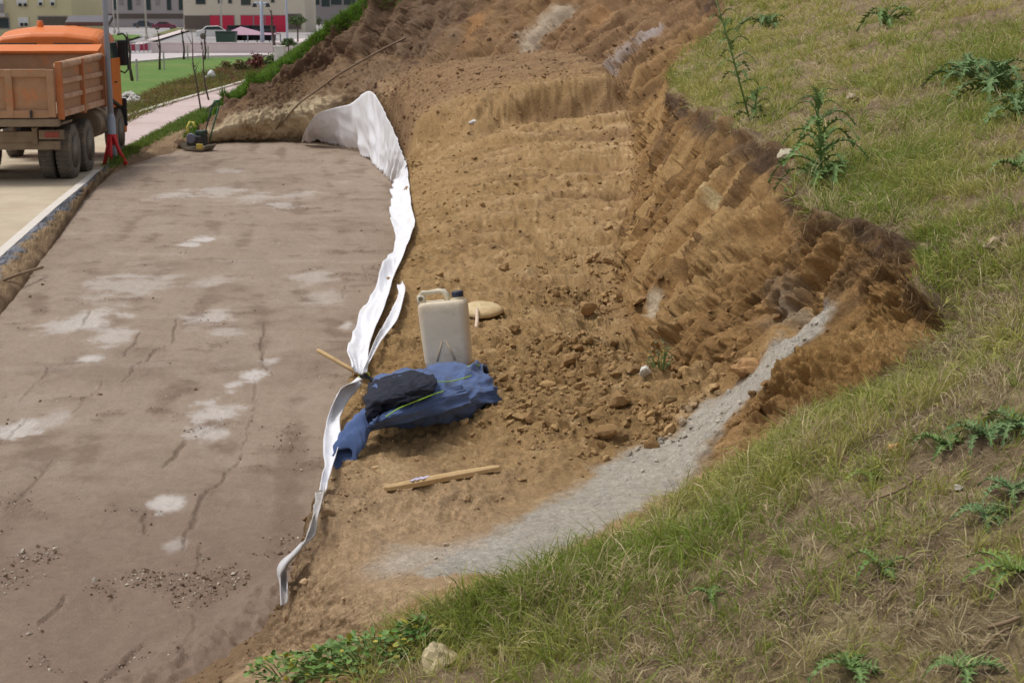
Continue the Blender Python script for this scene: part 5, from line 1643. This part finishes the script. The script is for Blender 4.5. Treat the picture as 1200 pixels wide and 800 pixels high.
street_lamp(134, 38, -32, 'slim white lamp pole just behind the lamp post', .12, 1, stake_m)
street_lamp(260, 40, -35, 'slim white lamp pole left of the pink awning', .12, 1, stake_m)

# red and white barrier fence
fr = empty('barrier_fence', Z(168, 62, 0))
tag(fr, 'long red and white barrier fence along the far path', 'fence')
fb0, fb1 = Z(112, 63, 0), Z(222, 60, 0)
redp, whp = material('barrier_red', lin(176, 60, 84), .7), material('barrier_white', lin(214, 196, 204), .7)
for k in range(22):
    a, c = fb0 + (fb1 - fb0) * (k / 22), fb0 + (fb1 - fb0) * ((k + .92) / 22)
    d = c - a
    ang = math.atan2(d.y, d.x)
    o = MB().box((0, 0, .38), (d.length, .06, .5)).build('panel', redp if k % 3 else whp, fr)
    o.location = (a + c) / 2 - fr.location; o.rotation_euler.z = ang
    o = MB().box((0, 0, .35), (.08, .08, .7)).build('post', whp, fr)
    o.location = a - fr.location

# pink awning
ac = Z(296, 50, 0)
aw = empty('market_awning', ac)
tag(aw, 'pink market awning on thin posts before the red shopfront', 'awning')
kw = ac.y / FPX
pink_m = material('pink_canvas', lin(176, 140, 158), .8, vary=.08, scale=.6)
xw, zb, zt = 29 * kw, 9 * kw, 18 * kw
MB().add([(-xw, -3, zb), (xw, -3, zb), (xw, 3, zb), (-xw, 3, zb), (-xw * .45, 0, zt), (xw * .1, 0, zb * 1.35), (xw, 0, zb * 1.2)], [(0, 1, 6, 5, 4), (1, 2, 6), (2, 3, 4, 5, 6), (3, 0, 4), (3, 2, 1, 0)]).build('canopy', pink_m, aw)
for x in (-.95, -.5, 0, .5, .95):
    for y in (-2.8, 2.8):
        MB().tube([(x * xw, y, -.1), (x * xw, y, zb)], .07, 6).build('post', steel_m, aw)
for i, x in enumerate((-.7, -.35, .2, .6)):
    b_ = MB().box((0, 0, .75), (1.6, .8, 1.1)).box((0, .35, 1.45), (1.6, .12, .5)).build('stall_bench', black_m, bevel=.04)
    b_.location = ac + Vector((x * xw, 0, 0))
    tag(b_, ['black bench at the left end under the pink awning', 'black bench second from left under the pink awning', 'black bench second from right under the pink awning', 'black bench at the right end under the pink awning'][i], 'bench')
wc = empty('waste_container', Z(266, 58, 0)); tag(wc, 'dark green waste container left of the pink awning', 'container')
MB().box((0, 0, .75), (1.5, 1.0, 1.2), taper=(1.12, 1.12)).build('bin', material('bin_green', lin(50, 74, 62), .6), wc, bevel=.05)
MB().box((0, 0, 1.42), (1.7, 1.15, .14)).build('lid', material('bin_lid', lin(44, 60, 54), .6), wc, bevel=.04)
wv_ = empty('low_wall', Z(300, 62, 0)); tag(wv_, 'low white retaining wall before the pink awning', 'wall')
MB().box((0, 0, .25), (16, .4, .9)).build('wall', ramp_m, wv_, bevel=.03)
MB().box((0, 0, .74), (16.3, .5, .08)).build('coping', ramp_m, wv_, bevel=.01)

# ------------------------------------------------------------------ parked cars
def car(px, py, L, rz, col, label, seed=0):
    c = Z(px, py, -.24)
    root = empty('parked_car', c, rz)
    tag(root, label, 'car', 'cars parked before the apartment blocks')
    pm_ = material('car_paint', lin(*col), .35, vary=.03, coat=.4)
    h = L / 4.2
    prof = [(-2.1, .3), (-2.1, .75), (-1.95, .92), (-1.45, .98), (-.9, 1.42), (.45, 1.45), (1.15, .98), (1.95, .82), (2.1, .6), (2.1, .3)]
    MB().prism([(x * h, z * h) for x, z in prof], 'y', -.85 * h, .85 * h).build('body', pm_, root, bevel=.08)
    for s_ in (-1, 1):
        MB().prism([(-1.25 * h, 1.02 * h), (-.85 * h, 1.36 * h), (.40 * h, 1.38 * h), (.98 * h, 1.02 * h)], 'y', s_ * .80 * h, s_ * .865 * h).build('side_window', glass_m, root)
        for x in (-1.3, 1.3):
            MB().lathe([(.30 * h, -.1), (.33 * h, -.08), (.33 * h, .08), (.30 * h, .1)], 16, 'y', (x * h, s_ * .8 * h, .32 * h)).build('wheel', tyre_m, root)
    MB().box((1.98 * h, 0, .72 * h), (.12, 1.4 * h, .14)).build('headlight', whp, root)
    MB().box((-2.05 * h, 0, .82 * h), (.12, 1.5 * h, .14)).build('tail_lamp', red_lamp_m, root)
car(193, 35, 4.2, .1, (124, 36, 70), 'maroon car parked nearest the pale walk')
car(169, 33, 4.2, .25, (58, 66, 84), 'dark blue car left of the maroon car')
car(155, 31, 4.0, .3, (176, 52, 72), 'red car behind the dark blue one')
car(135, 28, 4.2, .1, (44, 56, 70), 'black car just right of the lamp post')
car(113, 22, 4.2, .5, (176, 150, 120), 'beige car above the truck cab')
car(98, 20, 4.3, .9, (206, 212, 222), 'white car at the corner of the yellow house')
car(88, 17, 4.2, .7, (120, 140, 170), 'pale blue car behind the white one')

car(330, 36, 4.2, .1, (190, 200, 214), 'silver car before the right end of the red shopfront')
car(252, 46, 4.6, .2, (224, 224, 226), 'white car left of the dark green container')
# ------------------------------------------------------------------ buildings
def building(name, label, x0, x1, Y, base_py, mat, height, depth, wins, extra=None):
    """x0..x1 in the photograph at distance Y; wins: (px0, py0, px1, py1, kind)"""
    a, c = at(x0, base_py, Y=Y), at(x1, base_py, Y=Y)
    root = empty(name, ((a.x + c.x) / 2, Y, 0))
    tag(root, label, 'building')
    w = c.x - a.x
    MB().box((0, depth / 2, height / 2 - .5), (w, depth, height + 1)).build('wall', mat, root)
    MB().box((0, depth / 2, height + .15), (w + .8, depth + .8, .3)).build('roof', material('roof_edge', lin(150, 144, 140), .8), root)
    for (p0, q0, p1, q1, kind) in wins:
        u, v = at(p0, q1, Y=Y), at(p1, q0, Y=Y)
        cx, cz, ww, hh = (u.x + v.x) / 2 - root.location.x, (u.z + v.z) / 2, v.x - u.x, v.z - u.z
        m_ = {'glass': glass_m, 'white': shutter_m, 'red': shop_m, 'dark': garage_m, 'grey': grey_m, 'balcony': balc_m}[kind]
        if kind == 'balcony':
            bo_ = MB().box((cx, -.6, cz), (ww, 1.2, hh)).build('balcony', m_, root)
            MB().box((cx, -1.22, cz + hh / 2 + .5), (ww, .06, .9)).build('railing', grey_m, bo_)
            continue
        wd_ = MB().box((cx, -.02, cz), (ww + .2, .12, hh + .2)).build('window' if kind in ('glass', 'white') else 'bay', grey_m if kind != 'white' else mat, root)
        MB().box((cx, -.07, cz), (ww, .06, hh)).build('pane' if kind == 'glass' else ('shutter' if kind == 'white' else 'infill'), m_, wd_)
    return root
shutter_m = material('white_shutter', lin(226, 224, 222), .7)
shop_m = material('red_shopfront', lin(206, 40, 74), .6, vary=.06, scale=.4)
garage_m = material('brown_garage', lin(104, 92, 84), .8)
grey_m = material('grey_render', lin(150, 142, 142), .8)
balc_m = material('balcony_slab', lin(196, 192, 188), .8)
yellow_m = material('yellow_render', lin(214, 202, 164), .9, vary=.05, scale=.3)
cream_m = material('cream_render', lin(214, 204, 186), .9, vary=.05, scale=.3)
mauve_m = material('mauve_render', lin(176, 166, 166), .9, vary=.05, scale=.3)
bl = building('apartment_building', 'yellow apartment house with white shutters behind the truck cab', -60, 86, 160, 44, yellow_m, 14, 14,
         [(20, -8, 31, 6.5, 'white'), (22, 20.5, 33, 31, 'white'), (-8, -8, 3, 6.5, 'white'), (45, -6, 50, 7, 'white'), (59, -6, 64, 7, 'white'), (46, 20, 78, 30, 'dark'), (-40, -8, -29, 6.5, 'white'), (0, 22, 10, 33, 'glass'), (-14, 16, 9.5, 20, 'balcony')])
for x, y in ((23.5, 6), (29.5, 6), (25.5, 29), (30.5, 29), (47.5, 5), (61.5, 5)):
    p = at(x, y, Y=159.85) - bl.location
    MB().box(p, (.3, .14, .3)).build('vent', black_m, bl)
building('apartment_building', 'long mauve apartment block with dark slit windows behind the cars', 96, 222, 320, 25, mauve_m, 16, 14,
         [(x, -14, x + 3.6, 12, 'glass') for x in (132, 150, 172, 196, 210)] + [(x, -14, x + 3, 6, 'grey') for x in (140, 160, 183)] + [(100, 16.5, 221, 22, 'dark')])
building('shop_building', 'cream block over a bright red shopfront behind the awning', 216, 358, 250, 42, cream_m, 15, 14,
         [(217, 19, 246, 34, 'dark'), (247, 18.5, 257, 40, 'red'), (259, 18.5, 274, 40, 'red'), (283, 18.5, 296, 40, 'red'), (298.5, 18.5, 310, 40, 'red'), (312, 18.5, 335, 40, 'red'), (338, 17, 352, 34, 'dark'),
          (256, -8, 259, 4, 'glass'), (268, -8, 271, 4, 'glass'), (283, -8, 293, 6, 'glass'), (230, -8, 240, 5, 'glass'), (318, -8, 321, 3, 'glass')])
building('office_building', 'grey office block with wide windows at the top of the street', 356, 470, 380, 16, grey_m, 18, 14,
         [(359, -12, 374, 6, 'glass'), (377, -12, 386, 8, 'glass'), (388, -12, 400, 6, 'glass'), (403, -12, 416, 6, 'glass')])
